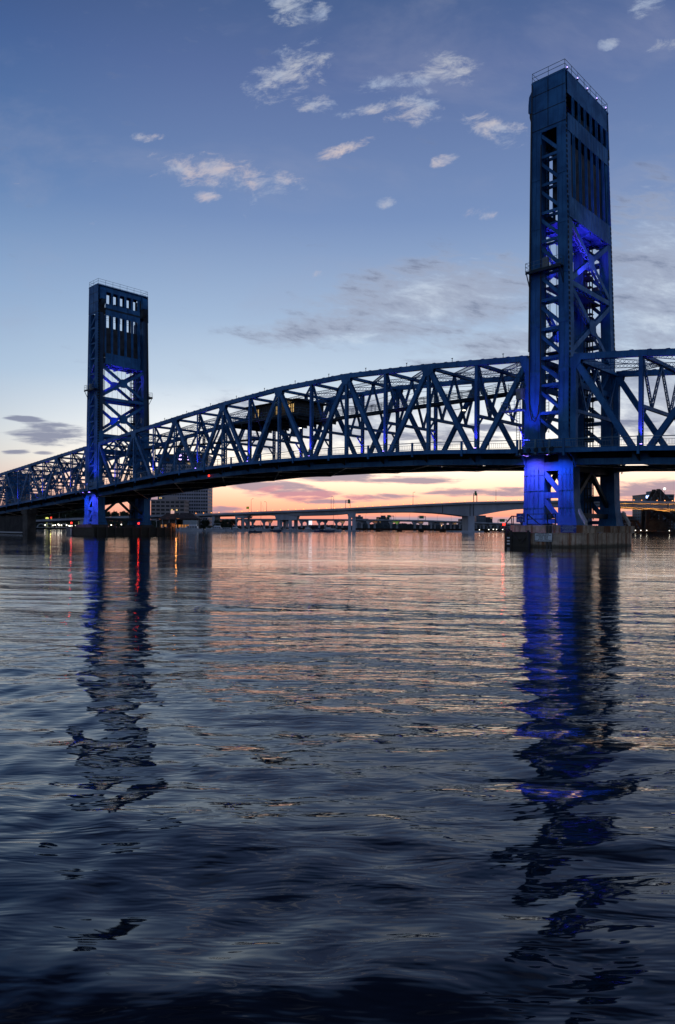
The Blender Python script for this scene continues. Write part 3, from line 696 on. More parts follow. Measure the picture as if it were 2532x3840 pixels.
        m.build('guide_rail', STEELD, root)
    m = TM(); m.box((-.1, -.15, 58.1), (AO + .12, VB + .1, 58.3)); rf = m.build('roof', STEEL, root)
    m = TM(); pipe_rail(m, [(0, -.05, 58.3), (AO, -.05, 58.3), (AO, VB, 58.3), (0, VB, 58.3), (0, -.05, 58.3)], h=1.2, step=1.9); m.build('roof_railing', RAILM, rf)
    m = TM(); m.box((2.35, 1.7, 42.8), (4.6, VB - 1.7, 50.2 if sg < 0 else 49.3)); m.build('counterweight', CWM, root)
    m = TM(); m.box((.3, .9, 52.9), (AO - .3, VB - .9, 53.3)); m.box((.6, 4.5, 53.3), (4.6, 9.2, 54.6)); m.build('machinery_floor', STEELD, root)
    m = TM(); pipe_rail(m, [(.7, 1, 50.4), (.7, VB - 1, 50.4)], step=1.2); m.build('inner_railing', STEELD, root)
    m = TM(); m.box((.15, .9, 40.3), (AO - .1, VB - .9, 40.45))
    for vv in (3.2, 6.8, 10.4): m.box((.15, vv - .2, 39.9), (AO - .1, vv + .2, 40.3))
    for a_ in (1.9, 3.6): m.box((a_ - .15, .95, 40.02), (a_ + .15, VB - .95, 40.28))
    m.build('house_floor', STEEL, root)
    # ladder / stair shaft inside the tower
    m = TM()
    for k in (2.6, 3.4): m.bar((k, VB - 2.4, 3.5), (k, VB - 2.4, 40.2), .12)
    for k in (2.6, 3.4): m.bar((k, VB - 3.3, 3.5), (k, VB - 3.3, 40.2), .12)
    for z in np.arange(4, 40, .9): m.box((2.55, VB - 3.35, z), (3.45, VB - 2.35, z + .06 if int(z / .9) % 3 else z + .5))
    m.build('stair_shaft', STEELD, root)
    m = TM()
    for k in (1.75, 2.2): m.bar((k, .9, 14.2), (k, .9, 52), .06)
    for z in np.arange(14.4, 52, .4): m.bar((1.75, .9, z), (2.2, .9, z), .04)
    m.build('ladder', STEELD, root)
    for z in (24.2, 32.4): m = TM(); m.box((1.4, .9, z), (3.9, VB - .9, z + .1)); m.build('inner_walkway', STEELD, root)
    m = TM()
    for i in range(9): m.tube([(.9 + .25 * (i % 3), 2.0 + 1.2 * i, 40.2), (.9 + .25 * (i % 3), 2.0 + 1.2 * i, 24.0)], .025, 4)
    m.build('inner_cables', CABLE, root)
    # platform on the near side and one on the far side
    for vq0, vq1, a0, a1 in ((-1.15, -.12, -.1, 4.7), (VB + .1, VB + 1.2, .2, 3.4)):
        z = 34.2
        m = TM(); m.box((a0, vq0, z), (a1, vq1, z + .12)); m.bar((a0, vq0 if vq0 < 0 else vq1, z - .1), (a1, vq0 if vq0 < 0 else vq1, z - .1), .08, .3)
        vo = vq0 if vq0 < 0 else vq1; vi = vq1 if vq0 < 0 else vq0
        for a_ in (a0 + .1, a1 - .1): m.bar((a_, vo, z), (a_, vi, z - 1.9), .1); m.bar((a_, vi, z), (a_, vi, z - 2.0), .1)
        p = m.build('service_platform', STEELD, root)
        m = TM(); pipe_rail(m, [(a0, vi, z + .1), (a0, vo, z + .1), (a1, vo, z + .1), (a1, vi, z + .1)], step=1.1); m.build('platform_railing', RAILM, p)
        m = TM(); m.box((2.1, (vo + vi) / 2 - .25, z + .12), (2.9, (vo + vi) / 2 + .25, z + 1.4)); m.build('cabinet', GREYBOX, p)
    # flood lights
    for i in range(5):
        for vv in (.3 + i * 3.1,):
            m = TM(); m.cur = 0; m.box((AO + .05, vv - .1, 58.3), (AO + .3, vv + .1, 58.42)); m.cur = 1; m.add(*(lambda q: (q.v, q.f))((lambda q: (q.box((AO + .14, vv - .06, 58.42), (AO + .26, vv + .06, 58.62)), q)[1])(MB(T_))))
            m.build('roof_light', [STEELD, mat('roof_lamp_glow', (.2, .15, 1), .4, emit=(.4, .3, 1.), es=3.)], root)
            if i: continue
    m = TM(); 
    for aa in (.6, 2.0, 3.4): m.box((aa - .35, -1.9, 11.25 + DZ), (aa + .35, -1.5, 11.42 + DZ))
    m.cur = 1
    for aa in (.6, 3.4): m.box((aa - .2, -1.85, 11.18 + DZ), (aa + .2, -1.6, 11.245 + DZ))
    m.build('downlight', [STEELD, BULB], root)
    BL = (.42, .14, 1.); EK = 1. if sg < 0 else 1.1
    lamp('downlight_beam', T_((.7, -2.9, 11.1 + DZ)), root, BL, 3200 * EK, 'SPOT', .2, rot=(0, .5, -1), spot=130, blend=1.)
    lamp('downlight_beam', T_((4.4, -2.9, 11.0 + DZ)), root, (.05, .15, 1.), 1800 * EK, 'SPOT', .2, rot=(0, .5, -1), spot=120, blend=1.)
    m = TM(); m.box((.3, -1.7, 13.4 + DZ), (.8, -1.4, 13.5 + DZ)); m.build('uplight', STEELD, root)
    lamp('uplight_beam', T_((.8, -2.9, 12.6 + DZ)), root, (.1, .09, 1.), 2900, 'SPOT', .3, rot=(0, .22, 1), spot=96, blend=1.)
    for a_, v_ in ((2.6, 3.0), (2.6, VB - 3.)):
        lamp('tower_light', T_((a_, v_, 33.2)), root, (.3, .08, 1.), 2400, 'SPOT', .3, rot=(0, (.25 if v_ < 6 else -.25), 1), spot=110, blend=1.)
    lamp('tower_light', T_((AO + 1.2, 2.2, 33.0)), root, (.4, .1, 1.), 3000, 'SPOT', .3, rot=(-.25 * -sg, .8, .9), spot=80, blend=1.)
    lamp('tower_light', T_((2.4, VB / 2, 25.2)), root, (.06, .08, 1.), 1500, 'SPOT', .3, rot=(0, 0, 1), spot=120, blend=1.)
    # sidewalk and railing passing the tower
    for e, ve in ((-1, -2.2), (1, V + 2.2)):
        m = MB(T0)
        ua, ub = u0 + sg * .02, u0 + sg * 5.75
        m.box((ua, min(ve, ve - e * 1.9), DK(ua) + .35), (ub, max(ve, ve - e * 1.9), DK(ua) + .5)); m.build('sidewalk', UNDER, root)
        m = MB(T0); m.bar((ua, ve + e * .06, DK(ua) + .27), (ub, ve + e * .06, DK(ub) + .27), .1, .54); m.build('fascia', STEEL, root)
        m = MB(T0)
        for h, t in ((1.6, .09), (1.28, .04), (.68, .05)): m.bar((ua, ve, DK(ua) + h), (ub, ve, DK(ub) + h), t)
        for i in range(20):
            u = ua + (ub - ua) * (i + .5) / 20; m.box((u - .011, ve - .011, DK(u) + .68), (u + .011, ve + .011, DK(u) + 1.28))
        for k in (0, .36, .68, 1): u = ua + (ub - ua) * k; m.box((u - .1, ve - .02, DK(u) - .35), (u + .1, ve + e * .2, DK(u) + 1.66))
        m.build('railing', RAILM, root)
    m = MB(T0); m.box((u0, -.2, DK(u0) + .1), (u0 + sg * 5.75, V + .2, DK(u0) + .45)); m.box((u0 + sg * .3, 1., DK(u0) - 1.2), (u0 + sg * 5.4, V - 1., DK(u0) + .1)); m.build('deck', UNDER, root)
    return root, T_, TM
rtR, TR, TMR = tower(0., -1, 'tall dark blue steel lift tower standing nearest, on the stained concrete pier')
rtL, TL, TML = tower(111.25, 1, 'smaller looking blue steel lift tower far off at the left end of the lift span')
# black hoses looping down the near leg, five round floodlight heads at the walkway (nearer tower)
m = TMR(); m.tube([(.12, -.3, 58 - i * 3.) for i in range(13)] + [(.12, -.32, 19.), (.2, -.35, 17.2), (.55, -.38, 15.9), (.95, -.38, 15.6), (1.35, -.36, 16.4), (1.55, -.34, 18.)] + [(1.62, -.3, 20 + i * 3.) for i in range(11)], .07, 6); m.build('hanging_hose', CABLE, rtR)
m = TMR()
for i in range(5): m.disc((.2 + i * 1.0, -2.3, 13.0 - 1.2), (0, 1, .2), .27, .45, 14)
m.box((-.5, -2.75, 11.15), (5., -2.1, 11.25)); m.build('junction_drums', STEELD, rtR)

# ------------------------------------------------------------------ piers, fenders, signs
def prism(m, poly, z0, z1, T=None):
    m.loft([[(p[0], p[1], z) for p in poly] for z in (z0, z1)])
root, T = bthing('bridge_pier', -3.4, 6, 0, 'rust stained pale concrete pier rising from the water under the nearer tower', 'bridge pier', )
m = MB(T)
poly = [(1.1, -3.0), (-7.6, -3.0), (-8.3, -2.3), (-8.2, 10.8), (-7.2, 14.8), (1.1, 14.8)]
prism(m, poly, -1.5, 1.62); prism(m, [(p[0] * 1.0 + (.06 if p[0] > 0 else -.06), p[1] + (-.06 if p[1] < 0 else .06)) for p in poly], 1.62, 1.74)
m.build('footing', CONC, root)
m = MB(T)
for v0, v1 in ((-2.75, 2.3), (11.2, 14.6)): prism(m, [(1.0, v0), (-7.3, v0), (-7.9, v0 + .6), (-7.9, v1 - .6), (-7.3, v1), (1.0, v1)], 1.735, 2.63)
m.build('pedestal', CONC, root)
m = MB(T)
for u in (-3.95, -4.35): m.box((u, -3.09, -.5), (u - .28, -3.0, 2.6))
m.build('drain_recess', mat('wet_streak', (.01, .01, .01), .5), root)
for uu, vv in ((-7.3, -1.2), (-7.0, 12.6)):
    m = MB(T); m.loft([[(uu - .75, vv - .35, z0), (uu + .1, vv - .35, z0 + 1.5), (uu + .1, vv + .35, z0 + 1.5), (uu - .75, vv + .35, z0)] for z0 in (2.64, 3.1)]); m.build('anchor_block', mat('light_concrete', (.42, .42, .4), .8, var=.2, vs=2), root)
m = MB(T); pipe_rail(m, [(-1.2, -2.6, 2.63), (-3.9, -2.6, 2.63), (-4.2, -1.2, 2.63)], h=1.35, t=.1, step=2.6); m.bar((-1.3, -2.6, 3.9), (-2.9, -2.6, 2.7), .1); m.build('railing', STEELD, root)

root, T = bthing('timber_fender', 0, -3.3, 0, 'black timber fender box with white tide marks left of the nearer pier', 'fender')
m = MB(T); m.box((1.2, -3.5, -1.5), (-1.95, -3.12, 1.82)); m.box((1.35, -3.3, -1.5), (1.15, 8, 1.75)); m.build('wall_boards', TIMBER, root)
m = MB(T)
for z in (.1, 1.0, 1.7): m.box((1.25, -3.62, z - .09), (-1.95, -3.5, z + .09))
m.bar((.2, -3.66, 1.55), (-.85, -3.66, .45), .06, .16); m.bar((-1.9, -3.66, 1.55), (-.85, -3.66, .45), .06, .16)
for u in (1.15, .45, -1.85): m.tube([(u, -3.6, -1.5), (u, -3.6, 2.0)], .17, 10)
m.build('timbers', TIMBER, root)
m = MB(T)
for z in (.25, .62, .99): m.box((.85, -3.84, z), (.5, -3.76, z + .16))
m.build('tide_mark', mat('white_paint', (.7, .72, .7), .6), root)
root, T = bthing('navigation_light', 1.4, -2.6, 1.8, 'red navigation lamp on a bent dark tripod at the nearer pier end', 'beacon')
m = MB(T); m.tube([(2.7, -2.6, 1.8), (1.6, -2.6, 3.0), (.9, -2.6, 3.75), (.2, -2.6, 3.72), (-.7, -2.6, 2.4)], .09, 8); m.tube([(.7, -2.6, 1.8), (.7, -2.6, 3.7)], .06, 6); m.tube([(1.0, -2.2, 1.8), (1.0, -2.6, 3.7)], .06, 6); m.tube([(2.1, -2.6, 2.4), (1.2, -2.6, 1.8)], .07, 6)
m.build('tripod', STEELD, root)
m = MB(T); m.disc((1.85, -2.85, 2.72), (0, 0, 1), .16, .3, 14); m.build('lens', BULBR, root)
lamp('red_light', T((1.85, -3.2, 2.75)), root, (1, .04, .02), 12, 'POINT', .15)

WSIGN = mat('sign_white', (.62, .68, .7), .5, var=.12, vs=2); BSIGN = mat('sign_blue', (.012, .04, .3), .5, var=.1, vs=2); INK = mat('sign_ink', (.02, .02, .025), .6); LIGHTINK = mat('sign_light_ink', (.34, .45, .62), .6)
def sign(name, u, v, z, ww, hh, m, frame_m, label, lines, size, ink, cat='sign'):
    root, T = bthing(name, u, v, z, label, cat)
    b = MB(T); b.box((u + ww / 2, v, z), (u - ww / 2, v - .05, z + hh)); b.build('panel', m, root)
    b = MB(T)
    for x in (-1, 1): b.box((u + x * ww / 2 - .02, v - .065, z), (u + x * ww / 2 + .02, v + .02, z + hh))
    for q in (0, hh): b.box((u - ww / 2, v - .065, z + q - .02), (u + ww / 2, v + .02, z + q + .02))
    b.build('frame', frame_m, root)
    n = len(lines)
    for i, s in enumerate(lines):
        text(s, size, ink, root, (0, -.058, hh * (n - i - .5) / n * .94 + .03 * hh), ext=.004, bold=size * .02)
    return root, T
sign('information_sign', -3.62 + .0, -3.06, .67, 2.26, 1.0, WSIGN, GREYBOX, 'white opening hours sign fixed to the stained pier wall', ['MAIN STREET BRIDGE', 'OPENS ON DEMAND EXCEPT', '7:00 AM - 8:30 AM', '4:30 PM - 6:00 PM', 'MONDAY - FRIDAY', 'FEDERAL HOLIDAYS EXCLUDED'], .155, INK)
sign('notice_sign', -6.75, -3.08, 1.78, 1.86, .86, BSIGN, BSIGN, 'blue notice sign with pale lettering above the concrete pier edge', ['ATTENTION MARINERS', 'TO REPORT EMERGENCY PROBLEMS', 'WITH BRIDGE OPERATION', 'CALL (904) 360-5752', 'OR MARINE CHANNEL 9'], .125, LIGHTINK)
rt, T = sign('clearance_sign', -.54, -3.0, 3.0, 1.07, 1.06, BSIGN, BSIGN, 'square blue channel sign with arc, lightning bolt, 16 and 9', [], .2, LIGHTINK)
text('16', .34, LIGHTINK, rt, (-.3, -.06, .24), bold=.006); text('9', .34, LIGHTINK, rt, (.28, -.06, .24), bold=.006)
m = MB(); m.tube([(-.42 + .84 * i / 10, -.07, .6 + .12 * math.sin(math.pi * i / 10)) for i in range(11)], .035, 5)
m.tube([(.05, -.07, .98), (-.1, -.07, .84), (.08, -.07, .82), (-.06, -.07, .7)], .018, 5); m.tube([(.02, -.07, .56), (-.1, -.07, .42), (.1, -.07, .4), (0, -.07, .2)], .018, 5); m.build('arc_and_bolt_mark', LIGHTINK, rt)
m = MB(); m.box((.1, .02, -.4), (.2, .1, 1.0)); m.box((-.4, .02, .3), (.53, .08, .4)); m.build('post', STEELD, rt)

root, T = bthing('bridge_pier', 114, 6, 0, 'dark concrete pier with timber fenders under the farther tower', 'bridge pier')
m = MB(T); prism(m, [(118.6, -2.6), (110, -2.6), (109.6, 15.6), (118.6, 15.6)], -1, 2.0); m.build('footing', TIMBER, root)
m = MB(T)
for v0, v1 in ((-1.9, 2.3), (11.2, 14.6)): m.box((118.2, v0, 2.0), (110.3, v1, 2.63))
m.build('pedestal', mat('dark_concrete', (.05, .048, .045), .85, var=.3, vs=.6), root)
root, T = bthing('timber_fender', 110, -3.3, 0, 'long black timber fender around the farther pier, red lamp on it', 'fender')
m = MB(T)
m.box((119.3, -3.3, -1), (106.2, -2.7, 1.95)); m.box((106.2, -3.2, -1), (106.8, 17.2, 1.85))
m.build('wall_boards', TIMBER, root)
m = MB(T)
for z in (.2, .7, 1.2, 1.7): m.box((105.95, -3.2, z), (106.2, 17.2, z + .22)); m.box((119.3, -3.5, z), (106.2, -3.3, z + .2))
for v in np.arange(-2.6, 17.4, 2.2): m.tube([(105.9, v, -1), (105.9, v, 2.2)], .2, 8)
m.build('timbers', TIMBER, root)
m = MB(T); m.box((119.4, -3.62, -.4), (116.6, -3.5, 1.9)); m.build('grey_panel', mat('grey_board', (.1, .11, .12), .7, var=.2, vs=2), root)
m = MB(T)
for z in (.2, .5, .8, 1.1, 1.4): m.box((117.2, -3.7, z), (116.6, -3.62, z + .12))
m.build('tide_mark', MATS['white_paint'], root)
m = MB(T)
for v in np.arange(-2, 17, 1.9): m.bar((106.4, v, 1.9), (106.4, v, 3.2), .06)
m.bar((106.4, -2, 3.1), (106.4, 17, 3.1), .05); m.build('handrail', STEELD, root)
m = MB(T); m.box((105.9, 16.6, -1), (107.3, 18, 3.1)); m.box((105.6, 17.2, .2), (105.9, 17.9, .5)); m.box((105.6, 17.2, .9), (105.9, 17.9, 1.2)); m.build('end_dolphin', mat('rusty_dolphin', (.12, .07, .04), .8, var=.4, vs=1), root)
for px, py, vv, uu, lab in ((322, 1963, -3.35, 117.3, 'red navigation lamp at the left corner of the farther pier'), (481, 1965, 7.8, 106.0, 'red navigation lamp halfway along the side of the farther fender')):
    root, T = bthing('navigation_light', uu, vv, 1.95, lab, 'beacon')
    m = MB(T); m.tube([(uu, vv, 1.95), (uu, vv, 2.7)], .06, 6); m.build('stand', STEELD, root)
    m = MB(T); m.disc((uu, vv, 2.95), (0, 0, 1), .2, .45, 12); m.build('lens', BULBR, root)
    lamp('red_light', T((uu - .9, vv - .6, 3.0)), root, (1, .04, .02), 15, 'POINT', .2)
# orange lit dolphin
lamp('orange_light', W(105.0, 17.6, 2.6), None, (1, .35, .08), 40, 'POINT', .2)

root, T = bthing('bridge_pier', 148.2, 0, 0, 'plain grey concrete pier at the left edge of the picture', 'bridge pier')
m = MB(T); m.box((146.7, -1.4, -1), (149.8, .9, 5.6)); m.box((146.4, -1.7, 5.4), (150.1, 1.2, 6.6)); m.build('shaft', mat('pier_grey', (.045, .042, .04), .85, var=.35, vs=.5), root)
root, T = bthing('bulkhead_wall', 165, 3, 0, 'long dark seawall behind the pier at the left edge', 'wall')
m = MB(T); m.box((150.3, -.4, -1), (196, .2, 4.9)); m.build('wall_face', mat('dark_wall', (.014, .014, .016), .9, var=.2, vs=.4), root)
m = MB(T); m.box((151.5, -.8, .25), (196, -.45, .55)); m.build('pale_boom', mat('pale_boom_paint', (.4, .42, .45), .7), root)
root, T = bthing('bridge_pier', -54, 6.7, 0, 'concrete pier beyond the right edge carrying the approach span', 'bridge pier')
m = MB(T); m.box((-52.2, -1.4, -1), (-55.8, 14.8, BC(-54))); m.build('shaft', CONC, root)

# ------------------------------------------------------------------ lamps on the bridge
def bridge_lamp(u, v, z, lab, grp, on=True):
    root, T = bthing('street_lamp', u, v, z, lab, 'lamp', grp)
    m = MB(T); m.tube([(u, v, z), (u, v + 1.6, z + .35), (u, v + 2.3, z + .38)], .05, 6); m.build('arm', STEELD, root)
    m = MB(T); m.loft([[(u - .22 * k, v + 2.1 + dy_, z + .4 + zz_) for k, dy_ in ((-1, 0), (1, 0), (1, .9), (-1, .9))] for zz_ in (-.08, .1)]); m.build('head', RAILM, root)
    m = MB(T); m.disc((u, v + 2.55, z + .28), (0, 0, 1), .2, .1, 12); m.build('bulb', BULBW, root)
    if on: lamp('lamp_light', T((u, v + 2.55, z + .1)), root, (1., .9, .7), 160, 'SPOT', .15, rot=(0, 0, -1), spot=140)
bridge_lamp(11.9, .7, 18.6, 'street lamp on the truss vertical nearest the closer tower', None)
bridge_lamp(50, 5, 20.1, 'bright lamp glowing under the control house', None)
bridge_lamp(75.4, .7, 20.6, 'street lamp inside the truss just left of the control house', None)
bridge_lamp(97.2, .7, 18.8, 'street lamp inside the truss just right of the farther tower', None)
bridge_lamp(144.3, .7, 16.9, 'street lamp inside the left approach truss', None)
root, T = bthing('navigation_light', 67.1, -.3, 11.4, 'small red lamp hanging under the middle of the lift span', 'beacon')
m = MB(T); m.tube([(67.1, -.3, 12.6), (67.1, -.3, 12.2)], .05, 6); m.box((66.9, -.5, 12.6), (67.3, 0, 12.7)); m.build('bracket', STEELD, root)
m = MB(T); m.disc((67.1, -.3, 12.0), (0, 0, 1), .17, .34, 12); m.build('lens', BULBR, root)

def ordn(i):
    W_ = ['first', 'second', 'third', 'fourth', 'fifth', 'sixth', 'seventh', 'eighth', 'ninth', 'tenth', 'eleventh', 'twelfth', 'thirteenth', 'fourteenth', 'fifteenth', 'sixteenth', 'seventeenth', 'eighteenth', 'nineteenth']
    if i < 19: return W_[i]
    t = ['twent', 'thirt', 'fort', 'fift', 'sixt'][(i + 1) // 10 - 2]; k = (i + 1) % 10
    return t + 'ieth' if k == 0 else t + 'y-' + W_[k - 1]
# ------------------------------------------------------------------ far shore and ground
def sheet(name, pts, z, m, label):
    b = MB(); b.add([(x, y, z) for x, y in pts] + [(x, y, -2) for x, y in pts], [tuple(range(len(pts)))] + [(i, (i + 1) % len(pts), len(pts) + (i + 1) % len(pts), len(pts) + i) for i in range(len(pts))])
    o = b.build(name, m); tag(o, label, kind='structure')
GRD = mat('dark_shore', (.02, .022, .02), .95, var=.3, vs=.05)
sheet('ground', [(-900, 585), (-178, 572), (-112, 560), (-110, 436), (-62, 430), (-58, 600), (-70, 1300), (-3000, 1500)], 1.1, GRD, 'dark low riverbank on the left shore')
sheet('ground', [(236, 640), (700, 560), (2500, 900), (2500, 3400), (420, 1500)], 1.1, GRD, 'low riverbank behind the railway bridge')
sheet('ground', [(-4500, 1900), (500, 1650), (1200, 1500), (5000, 2400), (5000, 5600), (-5000, 5600)], .9, GRD, 'distant low shore along the horizon')

# ------------------------------------------------------------------ the concrete road bridge behind
AT = [(-200, 1965), (300, 1942), (600, 1931), (730, 1928), (1033, 1916), (1260, 1907), (1549, 1892), (1764, 1882), (1950, 1878), (2160, 1876), (2333, 1878), (2532, 1881), (2900, 1892), (3400, 1910)]
AB = [(-200, 1975), (300, 1952), (600, 1941), (1028, 1930), (1033, 1935), (1260, 1930), (1320, 1924), (1410, 1921), (1549, 1919), (1640, 1923), (1700, 1928), (1755, 1935.5), (1781, 1935.5), (1869, 1919), (1950, 1908), (2100, 1899), (2250, 1897), (2333, 1900), (2532, 1909), (2700, 1932), (2900, 1916), (3400, 1930)]
def AZ(px): return 505 - (px - 600) * (65 / 1900.)
def ay(tab, px): return float(np.interp(px, [t[0] for t in tab], [t[1] for t in tab]))
root = empty('road_bridge', at(1500, 1980, AZ(1500)) * Vector((1, 1, 0)).length if False else Vector((at(1500, 1980, AZ(1500)).x, AZ(1500), 0)), 0, 'long pale concrete box girder road bridge arching behind the steel truss bridge', 'bridge')
O = Vector(root.location)
TA = lambda p: Vector(p) - O
xs = [x for x in range(-200, 3401, 40)] + [1031, 1034, 1755, 1781]; xs = sorted(xs)
for k, dz_ in enumerate((0, 17)):
    m = MB(TA); secs = []
    for x in xs:
        Z = AZ(x); t = at(x, ay(AT, x), Z); b = at(x, ay(AB, x), Z); zt, zb = t.z - .9, b.z
        if zt - zb < 1: zb = zt - 1.
        secs.append([(t.x, Z + dz_, zt), (t.x, Z + dz_, zt - .45), (t.x, Z + dz_ + 2.2, zt - .9), (t.x, Z + dz_ + 2.8, zb), (t.x, Z + dz_ + 10.2, zb), (t.x, Z + dz_ + 10.8, zt - .9), (t.x, Z + dz_ + 13, zt - .45), (t.x, Z + dz_ + 13, zt)])
    m.loft(secs); m.build('girder', CONCG, root)
    m = MB(TA)
    for a, b in zip(xs, xs[1:]):
        p, q = at(a, ay(AT, a), AZ(a)), at(b, ay(AT, b), AZ(b))
        for off in ((-.02, 12.8) if k else (-.02,)): m.bar((p.x, p.y + dz_ + off, p.z - .45), (q.x, q.y + dz_ + off, q.z - .45), .25, .9)
        m.bar((p.x, p.y + dz_, p.z + .35), (q.x, q.y + dz_, q.z + .35), .08)
    m.build('parapet', CONCG, root)
m = MB(TA)
for x in (1660, 1763, 1776, 2505):
    t = at(x, ay(AT, x) + 3, AZ(x)); b = at(x, ay(AB, x), AZ(x)); m.box((t.x - .25, t.y - .06, b.z), (t.x + .25, t.y + .3, t.z - .8))
m.build('pilaster_joint', mat('joint_dark', (.05, .05, .055), .9), root)
def px_box(m, T, x0, x1, ytop, ybot, Z, depth, taper=0):
    a = at(x0, ytop, Z); b = at(x1, ybot, Z); m.hexa([T(p) for p in ((a.x + taper, Z, b.z), (b.x - taper, Z, b.z), (b.x - taper, Z + depth, b.z), (a.x + taper, Z + depth, b.z), (a.x, Z, a.z), (b.x, Z, a.z), (b.x, Z + depth, a.z), (a.x, Z + depth, a.z))])
def wbase(x, Z): return at(x, CY + YH + PHI * (x - CX) + (H + 1.) * F / Z, Z)
for cols, cap in (([(1756, 1780)], None), ([(1306, 1317), (1321, 1334)], (1304, 1336, 1924, 1940)), ([(1040, 1050), (1056, 1066), (1082, 1094), (1098, 1112)], (1030, 1117, 1932, 1950)), ([(882, 888), (894, 900), (908, 914), (920, 926)], (878, 932, 1934, 1942)),
                  ([(795, 805)], None), ([(690, 700)], None), ([(2690, 2716)], None), ([(500, 512)], None), ([(300, 312)], None)):
    m = MB(TA); Z = AZ(cols[0][0]) + 1.5
    for a, b in cols:
        yb = ay(AB, (a + b) / 2) - 1; base = wbase(a, Z).z
        A = at(a, yb, Z); B = at(b, yb, Z); dep = 24 if len(cols) == 1 else 3.5
        if len(cols) == 4 and cols.index((a, b)) % 2: Zs = Z + 14
        else: Zs = Z
        m.hexa([TA(p) for p in ((A.x, Zs, -1.5), (B.x, Zs, -1.5), (B.x, Zs + dep, -1.5), (A.x, Zs + dep, -1.5), (A.x, Zs, A.z), (B.x, Zs, A.z), (B.x, Zs + dep, A.z), (A.x, Zs + dep, A.z))])
    if cap:
        x0, x1, y0, y1 = cap; px_box(m, TA, x0, x1, y0, y1, Z - .2, 26, 1.0)
    if cols[0][0] == 1756: px_box(m, TA, 1700, 1815, 1990, 1999, Z - 6, 30)
    if cols[0][0] == 1306: px_box(m, TA, 1294, 1346, 1988, 1994, Z - 4, 24)
    m.build('pier', CONCG, root)
# warm sodium light thrown up under the right-hand span
for x in (2360, 2450, 2540, 2640):
    p = at(x, 1950, AZ(x)); lamp('sodium_light', TA((p.x, p.y + 6, 5.)), root, (1, .38, .06), 15000, 'SPOT', .5, rot=(0, -.02, 1), spot=74)
    lamp('sodium_light', TA((p.x, p.y + 22, 5.)), root, (1, .38, .06), 15000, 'SPOT', .5, rot=(0, -.1, 1), spot=66)
# parapet lamps
proto = None
for i, x in enumerate(np.arange(735, 2535, 28.8 if True else 30)):
    if i % 11 == 4: continue
    Z = AZ(x); p = at(x, ay(AT, x), Z); loc = Vector((p.x, Z - .3, p.z + .1))
    if proto is None:
        proto = empty('parapet_lamp', loc, 0, 'amber parapet lamp on the road bridge, first from the left', 'lamp', 'amber parapet lamps along the road bridge')
        nl = 0; m = MB(); m.box((-.08, 0, -.3), (.08, .3, .25)); m.build('bracket', STEELD, proto)
        m = MB(); m.loft([[(math.cos(k * math.pi / 4) * r_, math.sin(k * math.pi / 4) * r_ - .1, z_) for k in range(8)] for r_, z_ in ((.12, .2), (.32, .34), (.32, .52), (.1, .66))]); m.build('globe', BULBO, proto)
    else: nl += 1; copy_tree(proto, loc, None, 'amber parapet lamp on the road bridge, %s from the left' % ordn(nl))
# tall poles and sign gantries
def pole(x, ytop, arm=0, lab='', tab=AT, Zf=AZ, dz_=6, cat='lamp', name='lamp_post'):
    Z = Zf(x) + dz_; t = at(x, ytop, Z); b = at(x, ay(tab, x) if tab else 1985, Z)
    o = empty(name, (t.x, Z, b.z - .9), 0, lab, cat)
    m = MB(); hh = t.z - b.z + .9; m.tube([(0, 0, 0), (0, 0, hh)], [.16, .09], 6); m.build('pole', GREYBOX, o)
    if arm: 
        m = MB(); m.tube([(0, 0, hh - .1), (arm, 0, hh + .3)], .06, 5); m.box((arm - .5, -.2, hh + .2), (arm + .5, .2, hh + .42)); m.build('head', GREYBOX, o)
    return o
for x, y, a, l in ((942, 1872, 1.2, 'thin lamp post on the road bridge left of the yellow sign pair'), (1000, 1883, -1.2, 'second thin lamp post on the road bridge from the left'), (1242, 1863, .8, 'tall thin mast beside the sailing boat masts on the road bridge'), (1549, 1847, 1., 'lamp post standing alone on the middle of the road bridge'), (1860, 1835, 0, 'tall bare pole on the road bridge just left of the nearer tower'), (2478, 1838, 1.4, 'lit lamp post beside the bascule apex on the right')):
    pole(x, y, a, l)
p = at(2492, 1833, AZ(2478) + 5); o = empty('lamp_globe', p, 0, 'glowing lamp head beside the bascule apex', 'lamp'); m = MB(); m.disc((0, 0, 0), (0, 1, 0), .7, .5, 12); m.build('globe', BULBW, o); m = MB(); m.tube([(0, 0, 0), (-.4, 0, -8.4)], .12, 6); m.build('pole', GREYBOX, o)
GREENS = mat('green_road_sign', (.02, .16, .06), .5)
def gantry(x0, x1, ytop, tab, Zf, lab, panels, dz_=3):
    Z = Zf((x0 + x1) / 2) + dz_; a = at(x0, ytop, Z); b = at(x1, ytop, Z); g = at(x0, ay(tab, x0) + 2, Z).z
    o = empty('sign_gantry', (a.x, Z, g), 0, lab, 'sign gantry'); Wd = b.x - a.x; hh = a.z - g
    m = MB(); s_ = max(.15, Z / 4000)
    for xx in (0, Wd):
        for q in (0, 1.): m.box((xx - s_, q, 0), (xx + s_, q + s_ * 2, hh))
    for z in (hh, hh - 1.2): m.box((0, 0, z - s_), (Wd, s_, z + s_))
    m.build('frame', GREYBOX, o)
    for f0, f1, z0, z1 in panels: m = MB(); m.box((Wd * f0, -.4, hh + z0), (Wd * f1, -.2, hh + z1)); m.build('sign_panel', GREENS, o)
gantry(1296, 1313, 1876, AT, AZ, 'dark sign gantry over the road bridge near the paired piers', [(.5, .95, -2.2, .6)])
gantry(1777, 1789, 1850, AT, AZ, 'dark sign gantry above the big river pier', [(.2, .8, -1.5, 1.5)])
root = pole(934, 1898, 0, 'yellow green lit panel on a post above the road bridge at left', dz_=4, cat='sign', name='road_sign')
